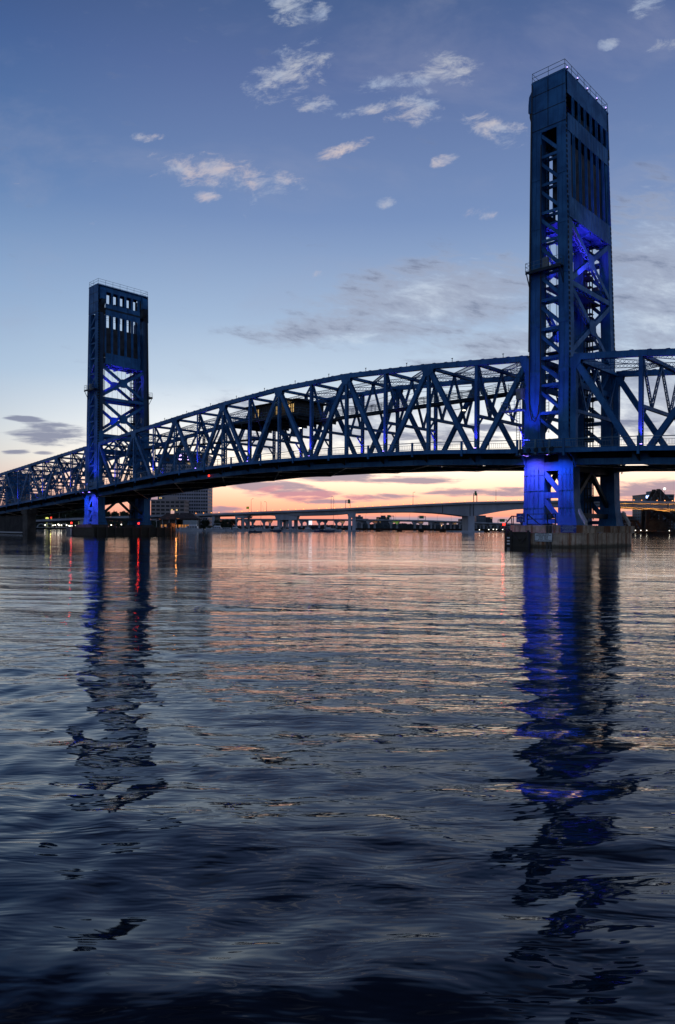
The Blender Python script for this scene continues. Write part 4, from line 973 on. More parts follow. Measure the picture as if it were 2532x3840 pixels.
m = MB(); hh = 2.8; m.box((-1.9, -.2, 3.0), (.1, 0, 4.7)); m.build('lit_panel', mat('yellow_green_panel', (.3, .32, .03), .5, emit=(.6, .62, .05), es=.15), root)

# ------------------------------------------------------------------ twin column viaduct farther off
FT = [(700, 1946), (930, 1945), (1200, 1946), (1400, 1947), (1600, 1950), (1700, 1954), (1900, 1962), (2300, 1976)]
def FZ(px): return 1120 - (px - 900) * .2
root = empty('viaduct', (FZ(1400) * (1400 - CX) / F, FZ(1400), 0), 0, 'distant pale viaduct on twin column piers seen under the road bridge', 'bridge'); O2 = Vector(root.location); TF = lambda p: Vector(p) - O2
m = MB(TF)
xs = list(range(700, 2301, 50))
for a, b in zip(xs, xs[1:]):
    p, q = at(a, ay(FT, a), FZ(a)), at(b, ay(FT, b), FZ(b)); m.bar((p.x, p.y + 8, p.z - .9), (q.x, q.y + 8, q.z - .9), 18, 1.8)
m.build('deck', CONCD, root)
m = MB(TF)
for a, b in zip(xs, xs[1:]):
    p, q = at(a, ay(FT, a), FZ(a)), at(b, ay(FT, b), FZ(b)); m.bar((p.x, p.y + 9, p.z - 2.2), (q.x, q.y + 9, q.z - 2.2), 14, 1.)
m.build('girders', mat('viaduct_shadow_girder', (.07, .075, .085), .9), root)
for c in (870, 935, 1000, 1065, 1142, 1208, 1273, 1346, 1395, 1479, 1568, 1626, 1664, 1700, 1734, 1766, 1796, 1824, 1850, 1876, 1900, 1924):
    Z = FZ(c); dt = at(c, ay(FT, c), Z).z - 2.6; s_ = Z / F; X = at(c, 1950, Z).x; m = MB(TF)
    k = 1 if c < 1600 else .62
    hw = 21 * s_ * k; cw = 3.6 * s_ * k; off = 11 * s_ * k
    for sg in (-1, 1):
        m.box((X + sg * off - cw, Z + 3, -2), (X + sg * off + cw, Z + 8, dt - 2))
        m.loft([[(X + sg * off - cw, yy_, dt - 5.2 * k), (X + sg * off + cw, yy_, dt - 5.2 * k), (X + sg * off + (cw if sg < 0 else hw - off), yy_, dt - 1.2), (X + sg * off + (cw if sg < 0 else hw - off), yy_, dt), (X + sg * off - (cw if sg > 0 else hw - off), yy_, dt), (X + sg * off - (cw if sg > 0 else hw - off), yy_, dt - 1.2)] for yy_ in (Z + 2, Z + 9)])
    m.loft([[(X - off + cw * .8, yy_, dt - 3.4 * k), (X, yy_, dt - 1.5), (X + off - cw * .8, yy_, dt - 3.4 * k), (X + off, yy_, dt), (X - off, yy_, dt)] for yy_ in (Z + 2.2, Z + 8.8)])
    m.build('pier', CONCD, root)
for x, c_ in ((1013, (1, .35, .1)), (1286, (1, .45, .15)), (1411, (1, .35, .1)), (1488, (.6, 1, .1)), (1583, (1, .5, .2)), (1655, (1, .5, .2)), (1710, (1, .5, .2))):
    p = at(x + 3, 1975, FZ(x)); lamp('column_light', TF((p.x, p.y - .5, 4.)), root, c_, 2500, 'SPOT', .3, rot=(-.25, .25, 1), spot=70)
for x0, x1, y, l in ((1466, 1477, 1934, 'far sign gantry over the viaduct left of the dark apartment block'), (1568, 1596, 1936, 'far sign gantry with green panel over the middle of the viaduct'), (1868, 1901, 1948, 'far sign gantry with green panels near the red navigation lamp')):
    gantry(x0, x1, y, FT, FZ, l, [(.15, .75, -3.2, .8)] if x1 - x0 > 15 else [(-1.3, -.1, -2.2, 1.)])
for x in (1372, 1428, 1484, 1536, 1640, 1692): pole(x, 1926 if x < 1600 else 1932, 1.5, 'far thin lamp post standing on the viaduct, %s' % {1372: 'leftmost of six', 1428: 'second of six from the left', 1484: 'third of six from the left', 1536: 'fourth of six from the left', 1640: 'fifth of six from the left', 1692: 'rightmost of six'}[x], tab=FT, Zf=FZ, dz_=8)

# ------------------------------------------------------------------ railway bridge with bascule
def RZ(px): return AZ(px) + 34
root = empty('railway_bridge', (0, RZ(1266), 0), 0, 'low black railway trestle skimming the water behind the road bridge piers', 'bridge'); O3 = Vector(root.location); TR3 = lambda p: Vector(p) - O3
m = MB(TR3)
for a, b in zip(range(700, 2460, 80), range(780, 2540, 80)):
    p, q = at(a, 1980, RZ(a)), at(b, 1980, RZ(b)); m.bar((p.x, p.y, 1.55), (q.x, q.y, 1.55), 5, 1.5)
m.build('girder', RUSTST, root)
for x in [1255 + 81 * k for k in range(-6, 15)]:
    p = at(x, 1980, RZ(x)); m = MB(TR3); m.box((p.x - 1.7, p.y - 4, -1.5), (p.x + 1.7, p.y + 4, .75)); m.box((p.x - 1.2, p.y - 3, .7), (p.x + 1.2, p.y + 3, 1.0)); m.build('pier', RUSTST, root)
root = empty('bascule_bridge', (at(2440, 1980, 478).x, 478, 0), 0, 'black steel bascule railway span with huge counterweight at the right edge', 'bridge'); O4 = Vector(root.location); T4 = lambda p: Vector(p) - O4
def P4(x, y, dz_=0, Z=478): p = at(x, y, Z); return (p.x, Z + dz_, p.z)
for name, segs in (('low_truss', [((2300, 1955), (2389, 1955), 1.5), ((2389, 1955), (2412, 1996), 1.4), ((2352, 1996), (2376, 1957), 1.), ((2376, 1957), (2398, 1996), .9), ((2340, 1957), (2322, 1996), .9), ((2376, 1957), (2376, 1996), .6), ((2290, 1998), (2600, 1999), 2.2)]),
                   ('main_frame', [((2428, 1908), (2424, 1990), 1.9), ((2436, 1908), (2434, 1960), .9), ((2430, 1912), (2470, 1962), 1.5), ((2436, 1962), (2478, 1908), 1.5), ((2480, 1905), (2478, 1962), 2.), ((2430, 1932), (2446, 1938), .8), ((2428, 1910), (2600, 1912), 1.2)]),
                   ('apex_frame', [((2464, 1842), (2444, 1880), 1.5), ((2444, 1880), (2434, 1912), 1.5), ((2464, 1842), (2474, 1842), 3.0), ((2466, 1845), (2462, 1880), .7), ((2472, 1845), (2484, 1912), 1.2), ((2474, 1840), (2514, 1886), 1.9), ((2514, 1886), (2560, 1935), 1.8), ((2446, 1878), (2508, 1880), .8)]),
                   ('lift_truss', [((2486, 1915), (2600, 1985), 1.8), ((2500, 1960), (2540, 1925), 1.), ((2514, 1950), (2514, 1998), 1.), ((2500, 1960), (2530, 1998), .9), ((2524, 1940), (2524, 1998), .7), ((2540, 1998), (2600, 1930), 1.)])):
    m = MB(T4)
    for a, b, wd in segs:
        for dz_ in (0, 7): m.bar(P4(*a, dz_), P4(*b, dz_), wd * .8, wd)
        m.bar(P4(*a, 0), P4(*a, 7), .6)
    m.build(name, RUSTST, root)
m = MB(T4); m.loft([[P4(x, y, d) for x, y in ((2426, 1990), (2428, 1962), (2440, 1948), (2452, 1944), (2490, 1955), (2504, 1966), (2506, 1980), (2498, 1992))] for d in (-1, 8)]); m.build('counterweight', mat('counterweight_dark', (.03, .028, .026), .9, var=.3, vs=.2), root)
m = MB(T4)
for x in (2418, 2540): px_box(m, T4, x - 8, x + 9, 1999, 2003, 476, 12)
m.build('pier', RUSTST, root)
GW = 'white lamps along the railway bridge foot'
proto = None
for x, y in sorted(((2368, 1989), (2383, 1989), (2403, 1989), (2425, 1989), (2440, 1990), (2510, 1990), (1885, 1986), (1833, 1986), (1850, 1985), (1862, 1985.5), (1798, 1986.5))):
    p = at(x, y, 474)
    if proto is None:
        proto = empty('shore_lamp', p, 0, 'small white lamp along the railway bridge foot, first from the left', 'lamp', GW); nl = 0
        m = MB(); m.disc((0, 0, 0), (0, 1, 0), .27, .3, 10); m.build('globe', BULBW, proto); m = MB(); m.box((-.06, .1, -1.2), (.06, .2, 0)); m.build('post', STEELD, proto)
    else: nl += 1; copy_tree(proto, p, None, 'small white lamp along the railway bridge foot, %s from the left' % ordn(nl))

# ------------------------------------------------------------------ buildings
def building(px0, px1, ytop, Z, depth, wallm, glassm, floors, bays, label, ybase=None, ribbon=True, lit=0, name='office_building', roofbox=True, rz=0., gap=.35):
    a = at(px0, ytop, Z); b = at(px1, ytop, Z); Wd = b.x - a.x; hh = a.z
    o = empty(name, ((a.x + b.x) / 2, Z, 0), rz, label, 'building')
    m = MB(); m.box((-Wd / 2, 0, 0), (Wd / 2, depth, hh)); w_ = m.build('wall', wallm, o)
    m = MB(); m.box((-Wd / 2 - .2, -.2, hh), (Wd / 2 + .2, depth + .2, hh + .7)); m.build('roof', wallm, o)
    if roofbox: m = MB(); m.box((-Wd * .15, depth * .3, hh + .7), (Wd * .2, depth * .7, hh + 4)); m.build('roof_unit', wallm, o)
    fh = (hh - 2) / floors
    for i in range(floors):
        z0 = 2 + fh * i + fh * .28; z1 = z0 + fh * .5
        if z1 > hh: break
        m = MB(); 
        for j in range(bays):
            x0 = -Wd / 2 + Wd * (j + gap / 2) / bays; x1 = -Wd / 2 + Wd * (j + 1 - gap / 2) / bays
            m.box((x0, -.12, z0), (x1, .05, z1))
        for sx in (-1, 1):
            nb = max(1, int(depth / (Wd / bays)))
            for j in range(nb): m.box((sx * Wd / 2 - .05 * sx, depth * (j + .2) / nb, z0), (sx * (Wd / 2 + .12), depth * (j + .8) / nb, z1))
        f = m.build('window_band', glassm, o)
        m = MB()
        for j in range(bays):
            if random.random() < lit:
                x0 = -Wd / 2 + Wd * (j + gap / 2 + .1) / bays; m.box((x0, -.2, z0 + .1), (x0 + Wd / bays * .35, -.13, z1 - .2))
        if m.v: m.build('lit_window', BULBY, f)
    return o, Wd, hh
GLASS = mat('dark_window_glass', (.01, .014, .02), .35, spec=.3)
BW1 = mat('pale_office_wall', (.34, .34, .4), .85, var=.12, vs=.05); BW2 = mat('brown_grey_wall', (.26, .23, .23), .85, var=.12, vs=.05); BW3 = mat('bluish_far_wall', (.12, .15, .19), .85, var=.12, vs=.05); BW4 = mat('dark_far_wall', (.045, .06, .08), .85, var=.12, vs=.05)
o, Wd, hh = building(594, 780, 1706, 680, 26, BW1, GLASS, 21, 7, 'tall grey office block with window bands left of the sunset gap', lit=.05, gap=.12)
m = MB()
for j in range(22): x0 = -Wd / 2 + Wd * j / 21; m.box((x0 - .25, -.5, 1), (x0 + .25, -.1, hh - 6))
m.build('wall_fin', BW1, o)
m = MB(); m.box((-Wd / 2 - .3, -.6, hh - 7), (Wd / 2 + .3, .2, hh + .9)); m.build('sign_crown', mat('crown_dark', (.018, .018, .028), .7), o)
NEON = mat('violet_sign_glow', (.7, .5, 1), .4, emit=(.62, .42, 1.), es=3.)
p = at(684, 1712, 679); text('eti k', 10.5, NEON, o, (p.x - o.location.x, -.8, p.z), bold=.12)
building(566, 692, 1876, 640, 20, BW2, GLASS, 7, 7, 'lower brown grey block in front of the tall office block', lit=.05, gap=.25)
building(262, 330, 1888, 640, 18, mat('beige_wall', (.26, .23, .17), .85, var=.12, vs=.05), GLASS, 5, 9, 'beige low building with tall columns left of the farther tower', gap=.5, roofbox=False)
building(228, 247, 1872, 620, 14, BW3, GLASS, 7, 2, 'narrow bluish building left of the small sunset gap')
building(118, 160, 1856, 700, 20, BW4, GLASS, 8, 4, 'dark block glimpsed through the left approach truss')
building(20, 80, 1780, 760, 20, BW4, GLASS, 12, 5, 'dark tower block behind the far left truss', lit=.05)
building(1335, 1361, 1938, 1450, 30, BW3, GLASS, 10, 4, 'pale apartment tower right of the twin bridge columns', name='apartment_building')
building(1362, 1381, 1946, 1480, 30, BW3, GLASS, 8, 3, 'pale lower apartment block beside the apartment tower', name='apartment_building', roofbox=False)
building(1414, 1461, 1940, 1400, 30, BW4, GLASS, 11, 6, 'dark wide apartment block in the middle distance', name='apartment_building', lit=.06)
building(1727, 1756, 1947, 1500, 30, BW4, GLASS, 7, 4, 'small dark block just left of the big river pier', roofbox=False)
building(1786, 1822, 1934, 1400, 30, BW3, GLASS, 10, 5, 'blue grey office block right of the big river pier', roofbox=False)
building(1820, 1847, 1940, 1430, 30, BW4, GLASS, 9, 3, 'darker office block stepping down beside the blue grey one', lit=.06, roofbox=False)
building(1496, 1518, 1968, 1700, 30, BW3, GLASS, 3, 4, 'tiny far building above the tree line', roofbox=False)
building(1612, 1650, 1955, 1500, 30, BW3, GLASS, 5, 5, 'low pale building behind the viaduct arches', roofbox=False)
o, Wd, hh = building(2420, 2528, 1856, 640, 28, mat('teal_grey_wall', (.1, .15, .18), .8, var=.12, vs=.05), GLASS, 12, 5, 'teal grey office block behind the bascule with a small lit sign', gap=.2)
p = at(2430, 1862, 639); text('at', 4.6, mat('blue_sign_glow', (.5, .6, 1), .4, emit=(.45, .6, 1.), es=3.), o, (p.x - o.location.x, -.5, p.z), bold=.12)
building(2320, 2373, 1938, 660, 20, mat('rosy_wall', (.16, .13, .13), .8, var=.12, vs=.05), GLASS, 6, 6, 'low rosy block right behind the nearer pier', gap=.2)
building(2380, 2432, 1958, 650, 20, BW3, GLASS, 3, 8, 'long low grey block behind the low railway truss', gap=.25, roofbox=False)
building(2528, 2640, 1900, 660, 20, BW3, GLASS, 8, 8, 'grey block at the far right edge', gap=.25, roofbox=False)

# waterside restaurant with hipped roofs
ROOFM = mat('brown_shingle', (.045, .03, .028), .85, var=.3, vs=.6)
root = empty('restaurant_pavilion', (at(660, 1950, 436).x, 436, 1.1), 0, 'waterside restaurant with brown hipped roofs lit orange under the eaves', 'building'); c0 = Vector(root.location)
def PX(x, y, Z=436): p = at(x, y, Z) - c0; return p
for x0, x1, xa, ya, ye in ((588, 690, 636, 1924, 1949), (655, 745, 690, 1922, 1946)):
    a = PX(x0, ye); b = PX(x1, ye); t = PX(xa, ya); m = MB()
    hz = a.z; m.loft([[(a.x, -1, hz), (b.x, -1, hz), (b.x, 16, hz), (a.x, 16, hz)], [(a.x, -1, hz + .35), (b.x, -1, hz + .35), (b.x, 16, hz + .35), (a.x, 16, hz + .35)], [(t.x - 3, 6.5, t.z), (t.x + 3, 6.5, t.z), (t.x + 3, 8.5, t.z), (t.x - 3, 8.5, t.z)]])
    m.build('roof', ROOFM, root)
    m = MB(); m.box((a.x + 1.5, .6, 0), (b.x - 1.5, 14, hz)); wl = m.build('wall', mat('pavilion_wall', (.06, .05, .045), .85), root)
    m = MB()
    for k in range(6): xx = a.x + 2.5 + (b.x - a.x - 6) * k / 5; m.box((xx, .45, .8), (xx + 1.2, .58, 2.6))
    m.build('window', mat('amber_window', (.4, .2, .08), .5, emit=(1, .4, .1), es=.35), wl)
m = MB(); p = PX(637, 1919); m.box((p.x - .9, 6, p.z - 1.3), (p.x + .9, 8, p.z + .9)); m.build('roof_lantern', mat('lantern_glow', (.7, .5, .45), .5, emit=(1, .6, .5), es=.45), root)
for x, y in ((600, 1945), (628, 1944), (668, 1944)):
    p = PX(x, y); lamp('eave_light', (p.x, -2.4, p.z - .8), root, (1, .38, .08), 420, 'SPOT', .2, rot=(0, .75, .75), spot=75)
m = MB()
for x in (588, 610, 635, 660, 690, 720, 745): p = PX(x, 1949); m.box((p.x - .15, -.8, -1), (p.x + .15, -.5, p.z))
m.build('veranda_posts', mat('white_post', (.3, .3, .3), .7), root)
m = MB(); a = PX(692, 1950); b = PX(742, 1950); m.box((a.x, -4, 2.6), (b.x, 0, 5.4)); m.build('white_annex', mat('annex_white', (.26, .3, .32), .7), root)

# ------------------------------------------------------------------ trees
LEAF = mat('dark_foliage', (.022, .034, .02), .9, var=.5, vs=.35); LEAF2 = mat('mid_foliage', (.035, .05, .028), .9, var=.5, vs=.35); BARK = mat('bark', (.05, .04, .03), .9)
def crown_mesh(seed, hgt, wid, n=1400):
    rnd = random.Random(seed); m = MB(); cl = []
    for i in range(15):
        a = rnd.uniform(0, 6.28); r = rnd.uniform(.1, .8) * wid / 2; z = hgt * rnd.uniform(.32, .92); cl.append((r * math.cos(a) * (1.25 - z / hgt * .8), r * math.sin(a) * (1.25 - z / hgt * .8), z, rnd.uniform(.16, .3) * wid))
    for i in range(n):
        c = rnd.choice(cl); d = Vector((rnd.gauss(0, 1), rnd.gauss(0, 1), rnd.gauss(0, .8))); d = d.normalized() * c[3] * rnd.uniform(.45, 1.05)
        p = Vector((c[0], c[1], c[2])) + d; s_ = rnd.uniform(.25, .6) * hgt / 12; t = Vector((rnd.gauss(0, 1), rnd.gauss(0, 1), rnd.gauss(0, 1))).normalized(); b = t.orthogonal().normalized()
        m.add([p - t * s_ - b * s_ * .5, p + t * s_ - b * s_ * .6, p + t * s_ * .8 + b * s_ * .6, p - t * s_ + b * s_ * .5], [(0, 1, 2, 3)]); m.mi[-1] = rnd.choice((0, 0, 1))
    return m
tree_protos = []
def tree(x, y, z, h, kind, label, group):
    k = kind % 3
    if len(tree_protos) <= k:
        o = empty('tree', (x, y, z), 0, label, 'tree', group)
        c = crown_mesh(20 + k, 12, (10, 8.5, 12)[k]).build('crown', [LEAF, LEAF2], o)
        m = MB(); m.tube([(0, 0, -.3), (.1, .05, 4), (0, 0, 8)], [.35, .25, .1], 7)
        for a in range(5): m.tube([(0, 0, 3.2 + a * .7), (2.6 * math.cos(a * 1.3), 2.6 * math.sin(a * 1.3), 6.4 + a * .6)], [.14, .04], 5)
        m.build('trunk', BARK, o); tree_protos.append(o)
    else: o = copy_tree(tree_protos[k], (x, y, z), random.uniform(0, 6.28), label); o['group'] = group
    s_ = h / 12; o.scale = (s_ * random.uniform(.9, 1.2), s_, s_); return o
xs = np.linspace(70, 345, 15)
for i, x in enumerate(xs):
    Z = random.uniform(585, 612); top = np.interp(x, [70, 200, 345], [1922, 1910, 1902]) + random.uniform(-6, 8); p = at(x, top, Z); tree(p.x, Z, 1.1, p.z - 1.1, i, 'dark bushy tree on the left shore, %s from the left in its row' % ordn(i), 'trees on the left shore behind the fountain')
for i, x in enumerate([400, 430, 465, 500, 540]):
    Z = 600; p = at(x, 1922, Z); tree(p.x, Z, 1.1, p.z - 1.1, i, 'dark tree seen under the farther tower, %s from the left' % ordn(i), 'trees seen under the farther tower')
for i, x in enumerate([745, 762, 775, 812, 826, 838, 850, 862, 873]):
    Z = 448 + i % 3 * 4; p = at(x, 1952 + random.uniform(-4, 8), Z); tree(p.x, Z, 1.1 if x < 880 else 0, p.z - 1.1, i, 'small dark tree behind the moored boats, %s from the left' % ordn(i), 'trees between the restaurant and the boats')
def treeline(name, x0, x1, Z, ybase, amp, seed, label):
    rnd = random.Random(seed); m = MB(); x = x0
    while x < x1:
        p = at(x, ybase - amp * (.5 + .5 * math.sin(x * .021 + seed) * math.sin(x * .007)) - rnd.uniform(0, 2.5), Z); hgt = max(2., p.z); wd = rnd.uniform(5, 12)
        for _ in range(26):
            q = Vector((p.x + rnd.gauss(0, wd * .4), Z + rnd.uniform(-8, 8), rnd.uniform(.2, 1) * hgt)); s_ = rnd.uniform(1.2, 3.); t = Vector((rnd.gauss(0, 1), rnd.gauss(0, .4), rnd.gauss(0, 1))).normalized(); b = t.cross(Vector((0, 1, 0))).normalized()
            m.add([q - t * s_, q + b * s_ * .8, q + t * s_, q - b * s_ * .8], [(0, 1, 2, 3)])
        x += 2.4
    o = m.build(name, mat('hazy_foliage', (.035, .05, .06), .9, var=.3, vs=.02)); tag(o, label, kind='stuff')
def hedge(x0, x1, Z, top, seed, label):
    rnd = random.Random(seed); m = MB(); a = at(x0, 1970, Z).x; b = at(x1, 1970, Z).x; hz = at(x0, top, Z).z; x = a
    while x < b:
        for _ in range(10):
            q = Vector((x + rnd.uniform(-2, 2), Z + rnd.uniform(-3, 3), 1 + rnd.random() ** .8 * (hz - 1) * rnd.uniform(.75, 1.1))); s_ = rnd.uniform(.5, 1.1); t = Vector((rnd.gauss(0, 1), rnd.gauss(0, .4), rnd.gauss(0, 1))).normalized(); c_ = t.cross(Vector((0, 1, 0))).normalized()
            m.add([q - t * s_, q + c_ * s_ * .8, q + t * s_, q - c_ * s_ * .8], [(0, 1, 2, 3)])
        x += .55
    tag(m.build('shrubbery', LEAF, None), label, kind='stuff')
hedge(60, 600, 583, 1952, 4, 'dense dark shrubs below the trees on the left shore')
hedge(735, 880, 452, 1974, 6, 'dark shrubs behind the moored boats')
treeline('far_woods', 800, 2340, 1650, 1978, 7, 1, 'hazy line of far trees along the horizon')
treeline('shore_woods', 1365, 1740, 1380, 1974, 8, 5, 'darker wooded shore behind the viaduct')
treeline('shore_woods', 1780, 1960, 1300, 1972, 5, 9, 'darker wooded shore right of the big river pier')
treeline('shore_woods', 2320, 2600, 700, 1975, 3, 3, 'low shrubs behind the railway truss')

# ------------------------------------------------------------------ fountain plaza lights on the left shore
YG = mat('yellow_green_glow', (.5, .5, .1), .5, emit=(.75, .8, .15), es=1.1)
for x, y0, wd, l in ((176.5, 1945, 1.9, 'tall fountain column glowing yellow green, left of the three'), (193, 1951, 1.2, 'fountain column with yellow green top, middle of the three'), (295.5, 1950, 1.1, 'fountain column with yellow top beside the farther tower')):
    Z = 574; p = at(x, y0, Z); o = empty('fountain_column', (p.x, Z, 1.1), 0, l, 'column'); hh = p.z - 1.1
    m = MB(); m.tube([(0, 0, 0), (0, 0, hh * .35), (0, 0, hh * .8), (0, 0, hh)], [wd * .5, wd * .33, wd * .36, wd * .7], 10); m.build('shaft', mat('lit_column_stone', (.3, .3, .25), .8, emit=(.5, .5, .15), es=.12), o)  # faint emission in the stone stands in for light falling on the shaft
    m = MB(); m.tube([(0, 0, hh), (0, 0, hh + 1.1)], [wd * .75, wd * .5], 10); m.build('lit_cap', YG, o)
    lamp('column_light', (0, -1.8, hh * .6), o, (.8, .85, .2), 60, 'POINT', .2)
p = at(191.5, 1941, 573); o = empty('warning_light', (p.x, 573, 1.1), 0, 'red warning light on a thin mast above the fountain columns', 'beacon'); m = MB(); m.tube([(0, 0, 0), (0, 0, p.z - 1.1)], .12, 6); m.build('mast', STEELD, o); m = MB(); m.disc((0, 0, p.z - 1.1), (0, 1, 0), .6, .5, 12); m.build('lens', BULBR, o)
proto = None
ARCHM = mat('pale_arch', (.34, .36, .4), .7)
for x, r in ((106, 1.6), (127, 1.0), (155, 3.2), (184, 3.0), (222, 2.2), (240, 2.2)):
    p = at(x, 1975, 570)
    if proto is None:
        proto = empty('garden_arch', (p.x, 570, 1.1), 0, 'pale low arch on the left shore promenade, leftmost of six', 'arch', 'pale arches along the promenade')
        m = MB(); m.tube([(math.cos(t) * 1.6, 0, math.sin(t) * 2.2) for t in np.linspace(0, math.pi, 9)], .22, 6); m.build('hoop', ARCHM, proto); m = MB(); m.box((-2.2, -.3, 0), (2.2, .3, .3)); m.build('footing', ARCHM, proto)
    else: c = copy_tree(proto, (p.x, 570, 1.1), None, 'pale low arch on the left shore promenade, %s from the left' % {127: 'second', 155: 'third', 184: 'fourth', 222: 'fifth', 240: 'sixth'}[x]); c.scale = (r / 1.6, 1, min(1.4, r / 1.6))
proto = None
for i, (x, y) in enumerate(sorted(((169, 1969), (199, 1970), (207, 1969), (218, 1966), (222, 1970), (230, 1969.5), (250, 1969), (259, 1972), (263, 1972), (269, 1972), (284, 1971), (288, 1969), (268, 1949), (37, 1925), (391, 1970), (400, 1970), (417, 1969), (455, 1967)))):
    Z = 568 if y < 1980 else 560; p = at(x, y, Z)
    if proto is None:
        proto = empty('promenade_lamp', (p.x, Z, p.z), 0, 'warm globe lamp on the left shore, first from the left', 'lamp', 'globe lamps along the left shore promenade')
        m = MB(); m.loft([[(math.cos(k * math.pi / 4) * r_, math.sin(k * math.pi / 4) * r_, z_) for k in range(8)] for r_, z_ in ((.2, -.4), (.48, -.1), (.48, .2), (.15, .5))]); m.build('globe', BULBW, proto); m = MB(); m.tube([(0, 0, -3), (0, 0, -.3)], .08, 5); m.build('post', STEELD, proto)
    else: copy_tree(proto, (p.x, Z, p.z), None, 'warm globe lamp on the left shore, %s from the left' % ordn(i))
for x, y0, l in ((222, 1910, 'tall bare flagpole left of the lamp row'), (246, 1932, 'shorter bare pole on the promenade right of the flagpole')):
    p = at(x, y0, 575); o = empty('flagpole', (p.x, 575, 1.1), 0, l, 'pole'); m = MB(); m.tube([(0, 0, 0), (0, 0, p.z - 1.1)], [.2, .12], 6); m.build('pole', GREYBOX, o); m = MB(); m.disc((0, 0, p.z - 1.), (0, 0, 1), .3, .3, 8); m.build('finial', GREYBOX, o)

# ------------------------------------------------------------------ boats
HULL = mat('white_gelcoat', (.42, .45, .5), .35, var=.1, vs=.5); HULLB = mat('dark_blue_hull', (.02, .04, .09), .4); CANV = mat('blue_canvas', (.02, .06, .2), .8); TINT = mat('tinted_glass', (.01, .012, .015), .1)
def boat(x, yw, Z, length, kind, label, flip=1, hull=HULL, mast=0, rz=0.):
    p = at(x, yw, Z); o = empty('moored_boat' if kind != 'moving' else 'motor_boat', (p.x, Z, 0), (0 if flip > 0 else math.pi) + rz, label, 'boat'); L_ = length; B = L_ * .3; fb = L_ * .12
    secs = []
    for t, wb, wt_, zt in ((-.5, .75, .85, 1.), (-.2, .85, 1., .98), (.15, .7, .98, 1.08), (.38, .28, .66, 1.3), (.5, .02, .06, 1.5)):
        X = t * L_; secs.append([(X, -wb * B / 2, -.25), (X * 1.03, -wt_ * B / 2, fb * zt), (X * 1.03, wt_ * B / 2, fb * zt), (X, wb * B / 2, -.25)])
    m = MB(); m.loft(secs); m.build('hull', hull, o)
    m = MB(); 
    m.bar((-.5 * L_, -B * .5, fb * .92), (.2 * L_, -B * .5, fb), .08, .12); m.bar((-.5 * L_, B * .5, fb * .92), (.2 * L_, B * .5, fb), .08, .12); m.build('rub_rail', HULLB, o)
    ch = L_ * .11
    if kind in ('cruiser', 'fly', 'canopy'):
        def cab(x0, x1, z0, h_, sl, wd, nm, mt):
            m = MB(); m.loft([[(x0, -wd, z0), (x1, -wd, z0), (x1, wd, z0), (x0, wd, z0)], [(x0 + sl * .3, -wd * .88, z0 + h_), (x1 - sl, -wd * .88, z0 + h_), (x1 - sl, wd * .88, z0 + h_), (x0 + sl * .3, wd * .88, z0 + h_)]]); return m.build(nm, mt, o)
        c = cab(-.32 * L_, .26 * L_, fb * .98, ch, L_ * .1, B * .4, 'cabin', HULL)
        m = MB()
        for i in range(4): x0 = (-.27 + i * .11) * L_; m.box((x0, -B * .41, fb + ch * .35), (x0 + L_ * .085, B * .41, fb + ch * .8))
        m.build('cabin_window', TINT, c)
        if kind == 'fly':
            c = cab(-.26 * L_, .1 * L_, fb + ch, ch * .6, L_ * .05, B * .33, 'flybridge', HULL); m = MB()
            for sx in (-.24, .02):
                for sy in (-.3, .3): m.bar((sx * L_, sy * B, fb + ch * 1.5), (sx * L_, sy * B, fb + ch * 2.6), .07)
            m.box((-.28 * L_, -B * .34, fb + ch * 2.6), (.08 * L_, B * .34, fb + ch * 2.68)); m.build('hardtop', HULL, o)
        if kind == 'canopy':
            m = MB(); m.loft([[(-.45 * L_, -B * .4, fb + ch * 1.5), (0, -B * .4, fb + ch * 1.7), (0, B * .4, fb + ch * 1.7), (-.45 * L_, B * .4, fb + ch * 1.5)], [(-.42 * L_, -B * .3, fb + ch * 1.9), (-.03 * L_, -B * .3, fb + ch * 2.1), (-.03 * L_, B * .3, fb + ch * 2.1), (-.42 * L_, B * .3, fb + ch * 1.9)]])
            for sx in (-.43, -.03): m.bar((sx * L_, -B * .36, fb), (sx * L_, -B * .36, fb + ch * 1.7), .06)
            m.build('canopy', CANV, o)
        m = MB(); pipe_rail(m, [(.1 * L_, -B * .47, fb), (.36 * L_, -B * .32, fb * 1.25), (.5 * L_, 0, fb * 1.5)], h=.7, t=.05, step=1.3); m.build('bow_rail', GREYBOX, o)
    else:
        m = MB(); m.loft([[(-.05 * L_, -B * .34, fb), (.15 * L_, -B * .3, fb), (.15 * L_, B * .3, fb), (-.05 * L_, B * .34, fb)], [(-.03 * L_, -B * .3, fb + ch * .7), (.06 * L_, -B * .26, fb + ch * .7), (.06 * L_, B * .26, fb + ch * .7), (-.03 * L_, B * .3, fb + ch * .7)]]); m.build('windscreen', TINT, o)
        m = MB(); m.box((-.3 * L_, -B * .3, fb * .7), (-.1 * L_, B * .3, fb * 1.15)); m.build('seat', HULL, o)
    if mast: m = MB(); m.tube([(0, 0, fb), (0, 0, mast)], [.12, .07], 6); m.tube([(0, 0, fb + 1.6), (-.42 * L_, 0, fb + 1.7)], .08, 5); m.tube([(0, 0, mast * .97), (.48 * L_, 0, fb * 1.4)], .03, 4); m.build('mast', GREYBOX, o)
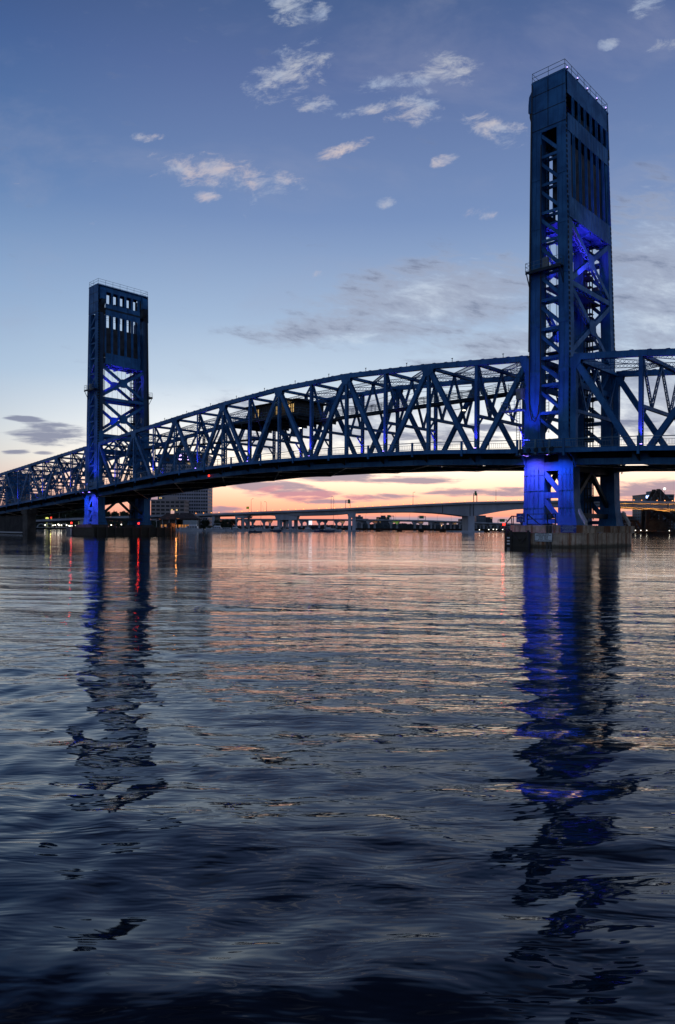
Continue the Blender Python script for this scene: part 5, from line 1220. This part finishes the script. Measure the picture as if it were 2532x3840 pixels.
BT = [(606, 1992, 392, 7, 'canopy', 'moored boat with blue canopy nearest the farther pier', -1, HULL, 0), (628, 1992, 396, 7, 'open', 'small open boat moored left of the white motor yacht', 1, HULLB, 0), (652, 1992, 398, 8, 'canopy', 'moored boat with canopy under the restaurant eaves', 1, HULL, 0),
      (694 + 22, 1992, 388, 12.5, 'fly', 'white flybridge motor yacht in front of the restaurant', -1, HULL, 0), (764, 1992, 392, 6.5, 'open', 'small white open boat right of the motor yacht', 1, HULL, 0),
      (808, 1993, 392, 10.5, 'fly', 'white cruiser with flybridge left of centre of the marina', -1, HULL, 0), (846, 1993, 394, 9, 'cruiser', 'white cabin cruiser beside the flybridge cruiser', -1, HULL, 0), (886, 1993, 396, 8, 'fly', 'stubby flybridge boat under the road bridge columns', 1, HULL, 0),
      (914, 1993, 396, 7, 'cruiser', 'small cabin boat left of the masted sailing boat', 1, HULL, 0), (942, 1993, 400, 7.5, 'canopy', 'moored boat with blue canopy behind the moving boat', -1, HULL, 0), (978, 1993, 398, 11, 'cruiser', 'sailing boat with a tall mast near the moving boat', 1, HULL, 17),
      (1012, 1993.5, 398, 6, 'cruiser', 'small cabin boat right of the masted sailing boat', 1, HULL, 0), (1042, 1993.5, 396, 8, 'fly', 'tall flybridge boat in front of the hammerhead pier', 1, HULLB, 0), (1066, 1994, 396, 7, 'cruiser', 'white cabin boat just right of the hammerhead pier', -1, HULL, 0),
      (1107, 1994, 398, 8, 'canopy', 'boat with canopy alone between two gaps', 1, HULL, 0), (1158, 1994, 398, 8, 'fly', 'flybridge boat below the white glowing board', 1, HULL, 0), (1200, 1994, 398, 6.5, 'canopy', 'small boat under a dark blue cover at the marina end', 1, CANV, 0), (1226, 1994, 394, 8.5, 'fly', 'blue hulled flybridge boat at the right end of the marina', -1, HULLB, 0),
      (1250, 1994, 404, 9, 'cruiser', 'sailing boat with the tallest mast at the right end of the marina', 1, HULL, 20)]
for b in BT: boat(*b)
boat(958, 1997.5, 300, 5.6, 'moving', 'small dark motor boat crossing open water in front of the marina', -1, HULLB)
root = empty('marina_dock', (at(950, 1990, 402).x, 402, 0), 0, 'low dark floating dock behind the moored boats', 'dock')
m = MB(); c0 = Vector(root.location); a = at(600, 1990, 402).x - c0.x; b = at(1262, 1990, 402).x - c0.x; m.box((a, 2, -.3), (b, 4, .6)); m.build('walkway', TIMBER, root)
for i in range(14): m = MB(); x = a + (b - a) * i / 13; m.tube([(x, 1.6, -1), (x, 1.6, 2.4)], .2, 7); m.build('pile', TIMBER, root)
p = at(1164, 1962, 402); root = empty('lit_board', (p.x, 402, .6), 0, 'small square white glowing board above the moored boats', 'sign'); m = MB(); m.box((-.95, -.15, p.z - 1.5), (.95, .15, p.z + .8)); m.build('panel', mat('board_glow', (.8, .8, .85), .5, emit=(.9, .9, 1), es=.9), root); m = MB(); m.tube([(0, 0, 0), (0, 0, p.z - 1.5)], .1, 6); m.build('post', GREYBOX, root)
